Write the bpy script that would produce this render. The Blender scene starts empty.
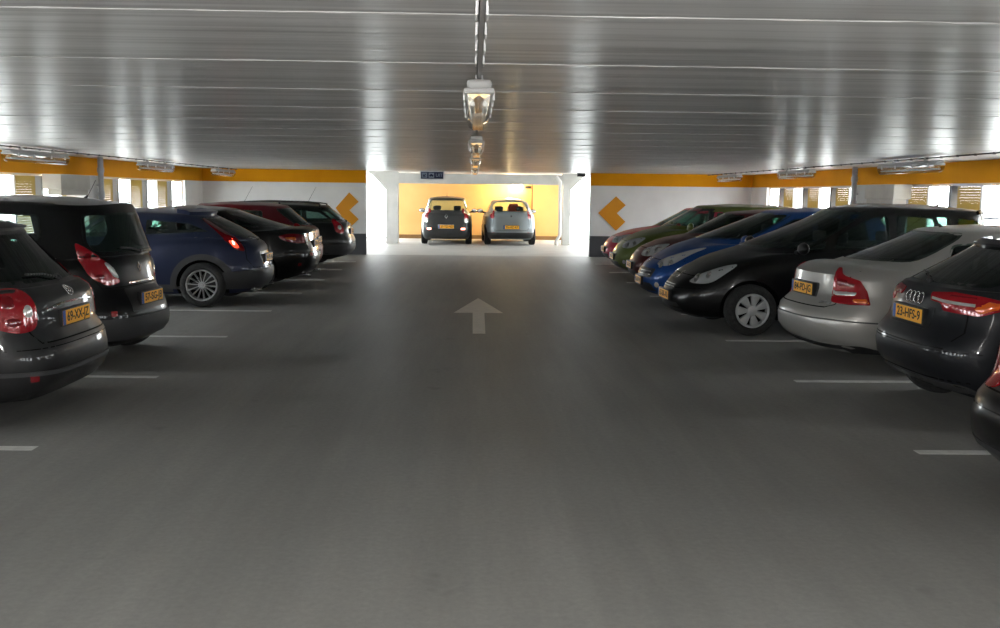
import bpy, bmesh, math, random
from mathutils import Vector, Matrix
from mathutils.bvhtree import BVHTree
random.seed(5)
PI = math.pi
S = bpy.context.scene
C = S.collection

# ------------------------------------------------------------------ materials
MATS = {}
def mat(name, col, rough=.5, metal=0., coat=0., spec=.5, emit=None, es=0., ior=None, trans=0., coat_rough=.05):
    if name in MATS: return MATS[name]
    m = bpy.data.materials.new(name); m.use_nodes = True
    b = m.node_tree.nodes['Principled BSDF']
    b.inputs['Base Color'].default_value = (*col, 1)
    b.inputs['Roughness'].default_value = rough
    b.inputs['Metallic'].default_value = metal
    b.inputs['Coat Weight'].default_value = coat
    b.inputs['Coat Roughness'].default_value = coat_rough
    b.inputs['Specular IOR Level'].default_value = spec
    b.inputs['Transmission Weight'].default_value = trans
    if ior: b.inputs['IOR'].default_value = ior
    if emit:
        b.inputs['Emission Color'].default_value = (*emit, 1)
        b.inputs['Emission Strength'].default_value = es
    MATS[name] = m
    return m

def noisy(name, c1, c2, scale=3., rough=.6, bump=.1, stretch=(1, 1, 1), metal=0., spec=.5, coat=0., detail=6.):
    if name in MATS: return MATS[name]
    m = mat(name, c1, rough, metal, coat, spec)
    nt = m.node_tree; N = nt.nodes; L = nt.links; b = N['Principled BSDF']
    tc = N.new('ShaderNodeTexCoord'); mp = N.new('ShaderNodeMapping'); mp.inputs['Scale'].default_value = stretch
    no = N.new('ShaderNodeTexNoise'); no.inputs['Scale'].default_value = scale; no.inputs['Detail'].default_value = detail
    L.new(tc.outputs['Object'], mp.inputs[0]); L.new(mp.outputs[0], no.inputs['Vector'])
    cr = N.new('ShaderNodeValToRGB'); cr.color_ramp.elements[0].position = .3; cr.color_ramp.elements[1].position = .7
    cr.color_ramp.elements[0].color = (*c1, 1); cr.color_ramp.elements[1].color = (*c2, 1)
    L.new(no.outputs['Fac'], cr.inputs[0]); L.new(cr.outputs[0], b.inputs['Base Color'])
    if bump:
        bp = N.new('ShaderNodeBump'); bp.inputs['Strength'].default_value = bump; bp.inputs['Distance'].default_value = .01
        L.new(no.outputs['Fac'], bp.inputs['Height']); L.new(bp.outputs[0], b.inputs['Normal'])
    return m

def glass(name, tint, gloss=.9, base=.05):
    """thin tinted pane: lets light straight through, mirrors more at a grazing angle"""
    if name in MATS: return MATS[name]
    m = bpy.data.materials.new(name); m.use_nodes = True; nt = m.node_tree; N = nt.nodes; L = nt.links
    N.remove(N['Principled BSDF']); out = N['Material Output']
    t = N.new('ShaderNodeBsdfTransparent'); t.inputs[0].default_value = (*tint, 1)
    g = N.new('ShaderNodeBsdfGlossy'); g.inputs['Roughness'].default_value = .03
    g.inputs['Color'].default_value = (gloss, gloss, gloss, 1)
    f = N.new('ShaderNodeFresnel'); f.inputs[0].default_value = 1.5
    mx = N.new('ShaderNodeMixShader')
    ge = N.new('ShaderNodeNewGeometry'); iv = N.new('ShaderNodeMath'); iv.operation = 'SUBTRACT'; iv.inputs[0].default_value = 1
    L.new(ge.outputs['Backfacing'], iv.inputs[1]); mu = N.new('ShaderNodeMath'); mu.operation = 'MULTIPLY'
    L.new(f.outputs[0], mu.inputs[0]); L.new(iv.outputs[0], mu.inputs[1])
    L.new(mu.outputs[0], mx.inputs[0]); L.new(t.outputs[0], mx.inputs[1]); L.new(g.outputs[0], mx.inputs[2])
    L.new(mx.outputs[0], out.inputs[0]); MATS[name] = m
    return m

def paint(name, col, metal=.35, rough=.38):
    m = mat(name, col, rough, metal, .42, .15)
    nt = m.node_tree; N = nt.nodes; L = nt.links; b = N['Principled BSDF']
    tc = N.new('ShaderNodeTexCoord'); no = N.new('ShaderNodeTexNoise'); no.inputs['Scale'].default_value = 6; no.inputs['Detail'].default_value = 4
    L.new(tc.outputs['Object'], no.inputs['Vector'])
    mr = N.new('ShaderNodeMapRange'); mr.inputs[3].default_value = rough-.05; mr.inputs[4].default_value = rough+.08
    L.new(no.outputs['Fac'], mr.inputs[0]); L.new(mr.outputs[0], b.inputs['Roughness'])
    return m

M_tyre = noisy('tyre_rubber', (.012, .012, .012), (.03, .03, .03), 30, .85, .2)
M_rim = mat('alloy', (.62, .62, .63), .32, .85)
M_cover = mat('silver_plastic', (.5, .51, .52), .4, .4)
M_black = mat('black_plastic', (.012, .012, .013), .5)
M_trim = mat('grey_plastic', (.035, .035, .037), .55)
M_gloss = mat('gloss_black', (.006, .006, .007), .12, 0, .8)
M_well = mat('wheel_well', (.004, .004, .004), .95, spec=.1)
M_cabin = mat('cabin_lining', (.02, .02, .02), .9)
M_gap = mat('panel_gap', (.002, .002, .002), .9, spec=.1)
M_seat = noisy('seat_fabric', (.02, .02, .022), (.035, .035, .038), 40, .9, .1)
M_chrome = mat('chrome', (.8, .8, .8), .12, 1.)
M_red = mat('red_lens', (.30, .004, .010), .14, .1, 1.)
M_redd = mat('deep_red_lens', (.16, .002, .006), .14, .1, 1.)
M_redglint = mat('red_lens_glint', (.8, .03, .01), .2, 0, 1., emit=(1, .05, .02), es=1.6)  # emission stands in for flash light thrown back by the lens
M_glintcore = mat('lens_glint_core', (1, .3, .2), .2, 0, 1., emit=(1, .33, .22), es=5)  # hot spot of the painted glint, no lamp is burning
M_orange = mat('orange_lens', (.75, .12, .01), .14, .1, 1.)
M_clear = mat('clear_lens', (.62, .6, .58), .14, .5, 1.)
M_head = mat('headlight_lens', (.62, .64, .65), .18, .5, 1.)
M_plate = mat('plate_yellow', (.92, .42, .012), .5, emit=None)
M_eu = mat('plate_blue', (.03, .09, .35), .5)
M_ink = mat('plate_ink', (.02, .012, .006), .6)
M_glass = glass('tinted_glass', (.28, .40, .36))
M_glassd = glass('dark_glass', (.10, .14, .13))
M_glassc = glass('clear_car_glass', (.72, .82, .78))
M_mirror = mat('mirror', (.8, .8, .8), .03, 1.)

# ------------------------------------------------------------------ object helpers
def link(name, me, mats, parent=None, smooth=True):
    o = bpy.data.objects.new(name, me); C.objects.link(o)
    for m in (mats if isinstance(mats, (list, tuple)) else [mats]):
        if len(me.materials) < 99: me.materials.append(m)
    if parent is not None: o.parent = parent
    if smooth:
        for p in me.polygons: p.use_smooth = True
    return o
def bm_obj(name, bm, mats, parent=None, smooth=False, angle=None):
    me = bpy.data.meshes.new(name)
    bmesh.ops.recalc_face_normals(bm, faces=bm.faces)
    bm.to_mesh(me); bm.free()
    o = link(name, me, mats, parent, smooth)
    if angle: me.set_sharp_from_angle(angle=math.radians(angle))
    return o
def shared(name, src, parent, loc=(0, 0, 0), rot=(0, 0, 0)):
    o = src.copy(); o.name = name; C.objects.link(o); o.parent = parent; o.location = loc; o.rotation_euler = rot
    return o
def empty(name, loc=(0, 0, 0), rz=0):
    o = bpy.data.objects.new(name, None); C.objects.link(o); o.empty_display_size = .3
    o.location = loc; o.rotation_euler = (0, 0, rz)
    return o
def tag(o, label=None, cat=None, group=None, kind=None):
    if label: o['label'] = label
    if cat: o['category'] = cat
    if group: o['group'] = group
    if kind: o['kind'] = kind
    return o
def box(bm, x0, x1, y0, y1, z0, z1, bev=0., seg=2, mi=0):
    r = bmesh.ops.create_cube(bm, size=1)
    vs = r['verts']
    for v in vs:
        v.co = Vector((x0+(v.co.x+.5)*(x1-x0), y0+(v.co.y+.5)*(y1-y0), z0+(v.co.z+.5)*(z1-z0)))
    fs = list({f for v in vs for f in v.link_faces})
    for f in fs: f.material_index = mi
    if bev:
        es = list({e for v in vs for e in v.link_edges})
        bmesh.ops.bevel(bm, geom=es, offset=bev, segments=seg, profile=.5, affect='EDGES')
    return vs
def bobj(name, dims, m, parent=None, bev=0., seg=2, kind=None):
    bm = bmesh.new(); box(bm, *dims, bev=bev, seg=seg)
    o = bm_obj(name, bm, m, parent, smooth=bool(bev), angle=35 if bev else None)
    if kind: o['kind'] = kind
    return o
def struct(name, dims, m, parent=None, bev=0.):
    return bobj(name, dims, m, parent, bev, kind=None if parent else 'structure')
def cyl(bm, p0, p1, r, seg=16, r2=None, cap=True, mi=0):
    p0 = Vector(p0); p1 = Vector(p1); d = p1-p0
    q = d.to_track_quat('Z', 'Y').to_matrix().to_4x4()
    ret = bmesh.ops.create_cone(bm, cap_ends=cap, segments=seg, radius1=r, radius2=r if r2 is None else r2, depth=d.length,
                                matrix=Matrix.Translation((p0+p1)/2) @ q)
    for v in ret['verts']:
        for f in v.link_faces: f.material_index = mi
    return ret['verts']
def lathe_y(bm, prof, seg=48, closed=True, mi=0):
    """prof: (y, r) pairs turned about the y axis"""
    rings = []
    for (y, r) in prof:
        rings.append([bm.verts.new((r*math.cos(2*PI*k/seg), y, r*math.sin(2*PI*k/seg))) for k in range(seg)])
    n = len(rings)
    for i in range(n if closed else n-1):
        a, b = rings[i], rings[(i+1) % n]
        for k in range(seg):
            f = bm.faces.new((a[k], a[(k+1) % seg], b[(k+1) % seg], b[k])); f.material_index = mi
    return rings
def prism(bm, pts, axis, a, b, mi=0):
    pts = [p for i, p in enumerate(pts) if math.hypot(p[0]-pts[i-1][0], p[1]-pts[i-1][1]) > .0015]
    """closed outline (u,v) extruded between a and b along an axis"""
    def P(u, v, w):
        return {'x': (w, u, v), 'y': (u, w, v), 'z': (u, v, w)}[axis]
    A = [bm.verts.new(P(u, v, a)) for u, v in pts]; B = [bm.verts.new(P(u, v, b)) for u, v in pts]
    n = len(pts)
    fs = [bm.faces.new(A), bm.faces.new(list(reversed(B)))]
    for i in range(n): fs.append(bm.faces.new((A[i], B[i], B[(i+1) % n], A[(i+1) % n])))
    for f in fs: f.material_index = mi
    return A+B
def boolean(o, cutter_bm, mats=None, use_self=False, check=None):
    me = bpy.data.meshes.new('cut'); bmesh.ops.recalc_face_normals(cutter_bm, faces=cutter_bm.faces); cutter_bm.to_mesh(me); cutter_bm.free()
    c = bpy.data.objects.new('cut', me); C.objects.link(c); c.parent = o.parent
    for m in mats or []: me.materials.append(m)
    md = o.modifiers.new('b', 'BOOLEAN'); md.operation = 'DIFFERENCE'; md.object = c; md.solver = 'EXACT'
    md.use_self = use_self; md.material_mode = 'TRANSFER'
    def vol(m_):
        b = bmesh.new(); b.from_mesh(m_); v = b.calc_volume(signed=True); nm = sum(not e.is_manifold for e in b.edges); b.free(); return v, nm
    v0, _ = vol(o.data); best = None; n0 = len(o.data.polygons)
    for sv, se in (('EXACT', False), ('EXACT', True), ('FAST', False)):
        md.solver = sv; md.use_self = se
        dg = bpy.context.evaluated_depsgraph_get(); dg.update()
        new = bpy.data.meshes.new_from_object(o.evaluated_get(dg)); v, nm = vol(new)
        if .3*v0 < v <= v0-1e-6 and len(new.polygons) > 500 and len(new.polygons) != n0 and (check is None or check(BVHTree.FromPolygons([q.co for q in new.vertices], [list(q.vertices) for q in new.polygons]))): best = new; break
        bpy.data.meshes.remove(new)
    if best is None: new = o.data.copy()
    o.modifiers.clear(); old = o.data; o.data = new
    bpy.data.objects.remove(c); bpy.data.meshes.remove(me); bpy.data.meshes.remove(old)
    return best is not None

def smoothpoly(pts, it=2, k=.22):
    for _ in range(it):
        out = []
        n = len(pts)
        for i in range(n):
            p, q = pts[i], pts[(i+1) % n]
            out.append((p[0]+(q[0]-p[0])*k, p[1]+(q[1]-p[1])*k)); out.append((q[0]+(p[0]-q[0])*k, q[1]+(p[1]-q[1])*k))
        pts = out
    return pts
def roundpoly(pts, r=.03, n=4):
    out = []; m = len(pts)
    for i in range(m):
        a, b, c = Vector(pts[i-1]), Vector(pts[i]), Vector(pts[(i+1) % m])
        rr = min(r, (a-b).length*.45, (c-b).length*.45)
        p = b+(a-b).normalized()*rr; q = b+(c-b).normalized()*rr
        for k in range(n+1):
            t = k/n
            v = p*(1-t)**2+b*2*t*(1-t)+q*t*t
            out.append((v.x, v.y))
    return out
def lin(tab, x):
    if x <= tab[0][0]: return tab[0][1]
    for (a, b), (c, d) in zip(tab, tab[1:]):
        if x <= c: return b+(d-b)*(x-a)/(c-a)
    return tab[-1][1]
def smooth_tab(tab):
    """dense monotone-ish interpolation of a coarse table"""
    x0, x1 = tab[0][0], tab[-1][0]
    n = 60; xs = [x0+(x1-x0)*i/n for i in range(n+1)]
    ys = [lin(tab, x) for x in xs]
    for _ in range(5): ys = [ys[0]]+[(ys[i-1]+2*ys[i]+ys[i+1])/4 for i in range(1, n)]+[ys[-1]]
    return list(zip(xs, ys))

# ------------------------------------------------------------------ wheels
def make_tyre(r, rr, w=.2):
    bm = bmesh.new(); h = w/2
    prof = [(-h*.75, rr), (-h, rr+.02), (-h*1.06, (r+rr)/2), (-h*.95, r-.025), (-h*.8, r-.006), (-h*.45, r), (-h*.42, r-.008), (-h*.36, r-.008), (-h*.33, r), (0, r),
            (h*.33, r), (h*.36, r-.008), (h*.42, r-.008), (h*.45, r), (h*.8, r-.006), (h*.95, r-.025), (h*1.06, (r+rr)/2), (h, rr+.02), (h*.75, rr)]
    lathe_y(bm, prof, 56)
    return bm_obj('tyre', bm, M_tyre, None, True, 40)
def make_rim(kind, rr, w=.2):
    """outer side faces +y"""
    bm = bmesh.new(); h = w/2
    lathe_y(bm, [(h*.75, rr+.004), (h*.98, rr+.004), (h*.98, rr-.012), (h*.8, rr-.02), (-h*.7, rr-.03), (-h*.7, rr+.002)], 56)
    if kind == 'multi':
        n = 14; hub = .052
        for k in range(n):
            a = 2*PI*k/n+.1
            pts = []
            for (r0, ww, y) in ((hub*.8, .008, h*.72), (rr*.55, .0095, h*.78), (rr-.014, .014, h*.86)):
                pts.append((r0, ww, y))
            prev = None
            for (r0, ww, y) in pts:
                q = []
                for sx, yy in ((-1, y-.035), (1, y-.035), (.55, y), (-.55, y)):
                    q.append(bm.verts.new((r0*math.cos(a)-sx*ww*math.sin(a), yy, r0*math.sin(a)+sx*ww*math.cos(a))))
                if prev:
                    for i in range(4): bm.faces.new((prev[i], prev[(i+1) % 4], q[(i+1) % 4], q[i]))
                prev = q
        lathe_y(bm, [(h*.5, hub), (h*.76, hub), (h*.8, hub*.85), (h*.72, hub*.6), (h*.8, hub*.45), (h*.8, .001), (h*.5, .001)], 24)
    elif kind == 'cover':
        n = 7; hub = .05
        for k in range(n):
            a = 2*PI*k/n+PI/2+.22
            prev = None
            for (r0, ww, y) in ((hub*.7, .020, h*.85), (rr*.45, .034, h*.93), (rr*.75, .052, h*.96), (rr*.9, .056, h*.93), (rr-.006, .050, h*.88)):
                q = []
                for sx, yy in ((-1, y-.04), (1, y-.04), (.9, y-.004), (.5, y), (-.5, y), (-.9, y-.004)):
                    q.append(bm.verts.new((r0*math.cos(a)-sx*ww*math.sin(a), yy, r0*math.sin(a)+sx*ww*math.cos(a))))
                if prev:
                    for i in range(6): bm.faces.new((prev[i], prev[(i+1) % 6], q[(i+1) % 6], q[i]))
                prev = q
        lathe_y(bm, [(h*.5, hub*1.3), (h*.86, hub*1.3), (h*.96, hub), (h*.96, .001), (h*.5, .001)], 24)
        lathe_y(bm, [(h*.8, rr+.006), (h*1.0, rr+.006), (h*1.02, rr-.004), (h*.95, rr-.02), (h*.8, rr-.02)], 56)
    else:
        n = 5; hub = .055
        for k in range(n):
            a = 2*PI*k/n+PI/2
            prev = None
            for (r0, ww, y) in ((hub*.7, .03, h*.75), (rr*.55, .022, h*.82), (rr-.012, .034, h*.88)):
                q = []
                for sx, yy in ((-1, y-.04), (1, y-.04), (.7, y), (-.7, y)):
                    q.append(bm.verts.new((r0*math.cos(a)-sx*ww*math.sin(a), yy, r0*math.sin(a)+sx*ww*math.cos(a))))
                if prev:
                    for i in range(4): bm.faces.new((prev[i], prev[(i+1) % 4], q[(i+1) % 4], q[i]))
                prev = q
        lathe_y(bm, [(h*.5, hub*1.1), (h*.8, hub*1.1), (h*.86, hub*.9), (h*.86, .001), (h*.5, .001)], 24)
    return bm_obj('rim', bm, M_cover if kind == 'cover' else M_rim, None, True, 35)
def make_disc(rr):
    bm = bmesh.new()
    lathe_y(bm, [(-.02, rr*.98), (.02, rr*.98), (.02, .001), (-.02, .001)], 32)
    return bm_obj('brake_disc', bm, M_well, None)
WHEELS = {}
def wheel_at(parent, kind, r, rr, w, loc, flip):
    key = (kind, r, rr, w)
    if key not in WHEELS:
        WHEELS[key] = (make_tyre(r, rr, w), make_rim(kind, rr, w), make_disc(rr))
        for o in WHEELS[key]: C.objects.unlink(o)
    t, ri, d = WHEELS[key]
    tw = shared('wheel', t, parent, loc, (0, 0, PI if flip else 0))
    shared('rim', ri, tw); shared('brake_disc', d, tw)
    return tw

# ------------------------------------------------------------------ car bodies
NQ = 40
def outline(xf, xr, w, nf, nr, bowf, bowr, xm=0.):
    """closed plan outline, starting at the middle of the nose, going over +y; equal arc steps in each quadrant"""
    def quad(xe, n, bow):
        P = []
        for i in range(201):
            t = i/200*PI/2
            x = (xe-xm)*math.cos(t)**(2/n) if i < 200 else 0.; y = w*math.sin(t)**(2/n) if i else 0.
            x -= math.copysign(bow, xe-xm)*(y/w)**2*min(1, abs(x/(xe-xm))) 
            P.append((xm+x, y))
        ds = [0]
        for a, b in zip(P, P[1:]): ds.append(ds[-1]+math.hypot(a[0]-b[0], a[1]-b[1]))
        out = []; j = 0
        for k in range(NQ+1):
            s = ds[-1]*k/NQ
            while j < 199 and ds[j+1] < s: j += 1
            f = (s-ds[j])/max(1e-9, ds[j+1]-ds[j])
            out.append((P[j][0]+(P[j+1][0]-P[j][0])*f, P[j][1]+(P[j+1][1]-P[j][1])*f))
        return out
    qf = quad(xf, nf, bowf); qr = quad(xr, nr, bowr)
    half = qf+list(reversed(qr))[1:]                        # nose centre ... side ... tail centre
    return half+[(x, -y) for x, y in reversed(half[1:-1])]

class Car:
    D = dict(L=4.2, W=1.76, H=1.46, r=.315, rr=.205, tw=.2, fo=.85, wb=2.55,
             zb=[(0, .24), (.3, .19), (4.0, .19), (4.3, .26)],
             zs=[(0, .66), (.25, .74), (1.0, .88), (1.6, .90), (4.2, .97)],
             cowl=1.05, rf=1.85, rr_=3.7, rb=4.05,                       # cowl, roof front, roof rear, rear-glass base (distance from nose)
             zc=1.0, zr=[(1.8, -.04), (2.4, 0), (3.2, -.02), (3.9, -.09)],  # cowl height, roofline below H
             fo_t=[.15, .07, .02, 0, .0, .03, .07, .13, .20, .32], ro_t=[.14, .07, .02, 0, .0, .05, .07, .08, .10, .15],
             wt=[.90, .95, .975, .99, 1.0, .995, .985, .97, .955, .93],
             gw=.90, rw=.66, wheel='alloy', bulge=.035, nf=4.2, nr=4.8, bf=.13, br=.07, crown=.045, deck=None,
             gfx=[0, .12, .31, .51, .71, .85, .93, 1.], grx=[0, .12, .31, .51, .71, .85, .93, 1.])
    T = [0, .07, .17, .32, .47, .62, .76, .88, .95, 1.]
    ZF = [0, .13, .32, .52, .72, .86, .95, 1.]
    WF = [0, .10, .24, .40, .57, .72, .85, 1.]
    def __init__(s, name, label, cat, loc, rz, paintm, group=None, **kw):
        s.__dict__.update(Car.D); s.__dict__.update(kw)
        s.root = tag(empty(name, loc, rz), label, cat, group); s.pm = paintm
        s.zs = smooth_tab(s.zs); s.zrt = smooth_tab(s.zr); s.zbt = s.zb
        s.body()
    def X(s, d): return s.L/2-d
    def zbelt(s, d, y=0):
        b = lin(s.zs, d)+.02
        c = s.zc-(lin(s.zs, s.cowl)+.02)
        w = max(0., 1-(max(0, d-s.cowl)/.9))                       # cowl crown fades behind the windscreen base
        z = b+c*w*(1-min(1, abs(y)/(s.W/2*s.gw))**2)
        if s.deck: z += s.deck*max(0, min(1, (d-(s.rb-.5))/.5))*(1-min(1, abs(y)/(s.W/2*s.gw))**2)
        return z
    def zroof(s, d, y=0):
        return s.H-s.crown+lin(s.zrt, d)+s.crown*(1-min(1, abs(y)/(s.W/2*s.rw))**2)
    def rings(s, inset=0.):
        R = []; W2 = s.W/2; L2 = s.L/2
        if not inset:
            for t, fo, ro, w in zip(s.T, s.fo_t, s.ro_t, s.wt):
                o = outline(L2-fo, -L2+ro, W2*w, s.nf, s.nr, s.bf, s.br)
                ring = []
                for x, y in o:
                    d = L2-x; z0 = lin(s.zbt, d); z1 = lin(s.zs, d)
                    ring.append((x, y, z0+(z1-z0)*t))
                R.append(ring)
        xm = s.X((s.cowl+s.rb)/2); xm2 = s.X((s.rf+s.rr_)/2)
        gb = outline(s.X(s.cowl)-inset, s.X(s.rb)+inset, W2*s.gw-inset, 3.4, 4.2, .20, .08, xm)
        if not inset:
            sh = R[-1]
            for k in (.2, .45, .7, .88):
                ring = []
                for (x, y, z), (gx, gy) in zip(sh, gb):
                    xx = x+(gx-x)*k; yy = y+(gy-y)*k
                    z1 = s.zbelt(L2-gx, gy); z0 = z
                    run = math.hypot(gx-x, gy-y)
                    zz = z0+(z1-z0)*k+min(s.bulge, run*.09)*math.sin(PI*k**.8)*1.0
                    ring.append((xx, yy, zz))
                R.append(ring)
        else:
            R.append([(x, y, .74) for x, y in gb])
        W2g, W2r = W2*s.gw-inset, W2*s.rw-inset*1.2
        for zf, wf, fx, rx in zip(s.ZF, s.WF, s.gfx, s.grx):
            if inset and zf == 0: pass
            w = W2g+(W2r-W2g)*wf
            xf = s.X(s.cowl)+(s.X(s.rf)-s.X(s.cowl))*fx-inset*1.6; xr = s.X(s.rb)+(s.X(s.rr_)-s.X(s.rb))*rx+inset*1.3
            o = outline(xf, xr, w, 3.4+.8*zf, 4.2, .20-.10*zf, .08, xm+(xm2-xm)*zf)
            ring = []
            for (x, y), (bx, by) in zip(o, gb):
                z0 = s.zbelt(L2-bx, by); z1 = s.zroof(L2-x, y)-inset
                ring.append((x, y, z0+(z1-z0)*zf))
            R.append(ring)
        last = o
        for q in (.93, .8, .6, .35, .12):
            cx = xm2
            R.append([(cx+(x-cx)*q, y*q, s.zroof(L2-(cx+(x-cx)*q), y*q)-inset+(.012*(1-q*q) if not inset else 0)) for x, y in last])
        return R, (xm2, 0, s.zroof(L2-xm2)-inset)
    def loft(s, inset=0., mi=0):
        R, top = s.rings(inset)
        bm = bmesh.new(); V = [[bm.verts.new(p) for p in ring] for ring in R]
        n = len(R[0])
        for a, b in zip(V, V[1:]):
            for k in range(n):
                f = bm.faces.new((a[k], a[(k+1) % n], b[(k+1) % n], b[k])); f.material_index = mi
        tv = bm.verts.new(top); bz = sum(p[2] for p in R[0])/n
        bv = bm.verts.new((top[0] if inset else 0, 0, bz))
        for k in range(n):
            bm.faces.new((V[-1][k], V[-1][(k+1) % n], tv)).material_index = mi
            bm.faces.new((V[0][(k+1) % n], V[0][k], bv)).material_index = mi
        bmesh.ops.recalc_face_normals(bm, faces=bm.faces)
        return bm
    # ---- coordinates
    def hz(s, d, h): a = s.zbelt(d, 9); return a+(s.H-s.crown+lin(s.zrt, d)-a)*h
    def body(s):
        bm = s.loft()
        s.bvh = BVHTree.FromBMesh(bm)
        me = bpy.data.meshes.new('body'); bm.to_mesh(me); bm.free()
        o = link('body', me, [s.pm, M_well, M_cabin], s.root); s.bodyo = o
        s.ax = (s.X(s.fo), s.X(s.fo+s.wb))
        c = bmesh.new(); W2 = s.W/2
        for ax in s.ax:
            for sg in (1, -1):
                vs = cyl(c, (ax, sg*(W2-.34), s.r+.005), (ax, sg*(W2+.15), s.r+.005), s.r+.045, 40)
        for f in c.faces: f.material_index = 0
        boolean(o, c, [M_well])
        c = s.loft(.055)
        boolean(o, c, [M_cabin])
        W2 = s.W/2
        if s.side_w:
            for poly in s.side_w:
                base = s.spoly(poly)
                if sum(base[i-1][0]*base[i][1]-base[i][0]*base[i-1][1] for i in range(len(base))) < 0: base.reverse()
                cx = sum(q[0] for q in base)/len(base); cz = sum(q[1] for q in base)/len(base)
                def open_at(b, sides):
                    for g in sides:
                        h = b.ray_cast(Vector((cx, g*(W2+.6), cz)), Vector((0, -g, 0)))[0]
                        if h is not None and g*h.y > .45*W2: return False
                    return True
                def attempt(sides):
                    for rd, sh, yi in ((.05, .014, .50), (.03, .017, .43), (.0, .02, .36), (.0, .031, .57), (.01, .026, .25), (.02, .035, .62), (.04, .011, .7)):
                        p = roundpoly(base, .05, 3) if rd == .05 else base if rd == 0 else roundpoly(base, rd, 2)
                        c = bmesh.new()
                        for sg in sides: prism(c, s.shrink(p, sh), 'y', sg*(s.rw*W2*yi), sg*(W2+.2))
                        if boolean(o, c, [M_cabin], check=lambda b: open_at(b, sides)): return True
                    return False
                if not attempt((1, -1)):
                    for sg in (1, -1):
                        if not attempt((sg,)): print('UNCUT', s.root.name, poly[0], sg)
        c = bmesh.new()
        p = s.shrink(roundpoly(s.wpoly(s.rear_w, 'r'), .06, 3), .02); prism(c, p, 'x', s.X(s.rr_-.45), -s.L/2-.2)
        def xopen(g, P):
            cz = (P[0][1]+P[len(s.rear_w if g < 0 else s.front_w)-1][1])/2
            def f(b):
                h = b.ray_cast(Vector((g*s.L, 0, cz)), Vector((-g, 0, 0)))[0]
                lim = s.X(s.rr_-.1) if g < 0 else s.X(s.rf+.1)
                return h is None or (h.x > lim if g < 0 else h.x < lim)
            return f
        P = s.wpoly(s.rear_w, 'r')
        if not boolean(o, c, [M_cabin], check=xopen(-1, P)):
            c = bmesh.new(); prism(c, s.shrink(P, .03), 'x', s.X(s.rr_-.37), -s.L/2-.3)
            if not boolean(o, c, [M_cabin], check=xopen(-1, P)): print('UNCUT rear', s.root.name)
        if s.front_w:
            c = bmesh.new(); p = s.shrink(roundpoly(s.wpoly(s.front_w, 'f'), .06, 3), .02); prism(c, p, 'x', s.X(s.rf+.5), s.X(s.cowl-.25))
            P = s.wpoly(s.front_w, 'f')
            if not boolean(o, c, [M_cabin], check=xopen(1, P)):
                c = bmesh.new(); prism(c, s.shrink(P, .03), 'x', s.X(s.rf+.43), s.X(s.cowl-.31))
                if not boolean(o, c, [M_cabin], check=xopen(1, P)): print('UNCUT front', s.root.name)
        for p in o.data.polygons: p.use_smooth = True
        o.data.set_sharp_from_angle(angle=math.radians(38))
        # panes
        for poly in s.side_w:
            for md in 'LR':
                s.patch('side_window', roundpoly(s.spoly(poly), .05, 3), md, s.gl, .004, -.001, step=.12)
        s.patch('rear_window', roundpoly(s.wpoly(s.rear_w, 'r'), .06, 3), 'B', s.glr, .004, -.001, step=.10)
        if s.front_w:
            s.patch('windscreen', roundpoly(s.wpoly(s.front_w, 'f'), .06, 3), 'F', s.gl, .004, -.001, step=.08)
        y = W2-.015-s.tw/2
        for ax in s.ax:
            for sg in (1, -1):
                wheel_at(s.root, s.wheel, s.r, s.rr, s.tw, (ax, sg*y, s.r), sg < 0)
        s.cabin()
    gl = None; glr = None
    def spoly(s, poly): return [(s.X(d), s.hz(d, h)) for d, h in poly]
    def wpoly(s, hw, which):
        """hw: list of (halfwidth at h, h) going up one side; mirrored"""
        if which == 'r':
            zz = lambda h: s.zbelt(s.rb, 0)+(s.zroof(s.rr_, 0)-s.zbelt(s.rb, 0))*h
        else:
            zz = lambda h: s.zbelt(s.cowl, 0)+(s.zroof(s.rf, 0)-s.zbelt(s.cowl, 0))*h
        return [(w, zz(h)) for w, h in hw]+[(-w, zz(h)) for w, h in reversed(hw)]
    def shrink(s, pts, k):
        a = sum(pts[i-1][0]*pts[i][1]-pts[i][0]*pts[i-1][1] for i in range(len(pts)))
        sg = 1 if a > 0 else -1; out = []
        n = len(pts)
        for i in range(n):
            p0, p1, p2 = Vector(pts[i-1]), Vector(pts[i]), Vector(pts[(i+1) % n])
            t = (p2-p0)
            if t.length < 1e-9: out.append(pts[i]); continue
            t.normalize(); nn = Vector((-t.y, t.x))*sg
            q = p1+nn*k; out.append((q.x, q.y))
        return out
    MODES = {'L': ((0, -1, 0), (1, 0, 0)), 'R': ((0, 1, 0), (1, 0, 0)), 'F': ((-1, 0, 0), (0, 1, 0)), 'B': ((1, 0, 0), (0, 1, 0)), 'T': ((0, 0, -1), (1, 0, 0)),
             'BL': ((.7071, -.7071, 0), (-.7071, -.7071, 0)), 'BR': ((.7071, .7071, 0), (-.7071, .7071, 0)),
             'FL': ((-.7071, -.7071, 0), (.7071, -.7071, 0)), 'FR': ((-.7071, .7071, 0), (.7071, .7071, 0))}
    def cast(s, u, v, md):
        d, ua = Vector(s.MODES[md][0]), Vector(s.MODES[md][1])
        L2, W2 = s.L/2, s.W/2
        if len(md) == 2:
            o = Vector((-L2 if md[0] == 'B' else L2, W2 if md[1] == 'L' else -W2, 0)); u *= .7071
        else: o = Vector((0, 0, 0))
        p = o+ua*u+(Vector((0, v, 0)) if md == 'T' else Vector((0, 0, v)))
        hit, n, _, _ = s.bvh.ray_cast(p-d*5, d)
        if hit is None: hit, n, _, _ = s.bvh.find_nearest(p-d*0)
        if n.dot(d) > 0: n = -n
        return hit, n
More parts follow.
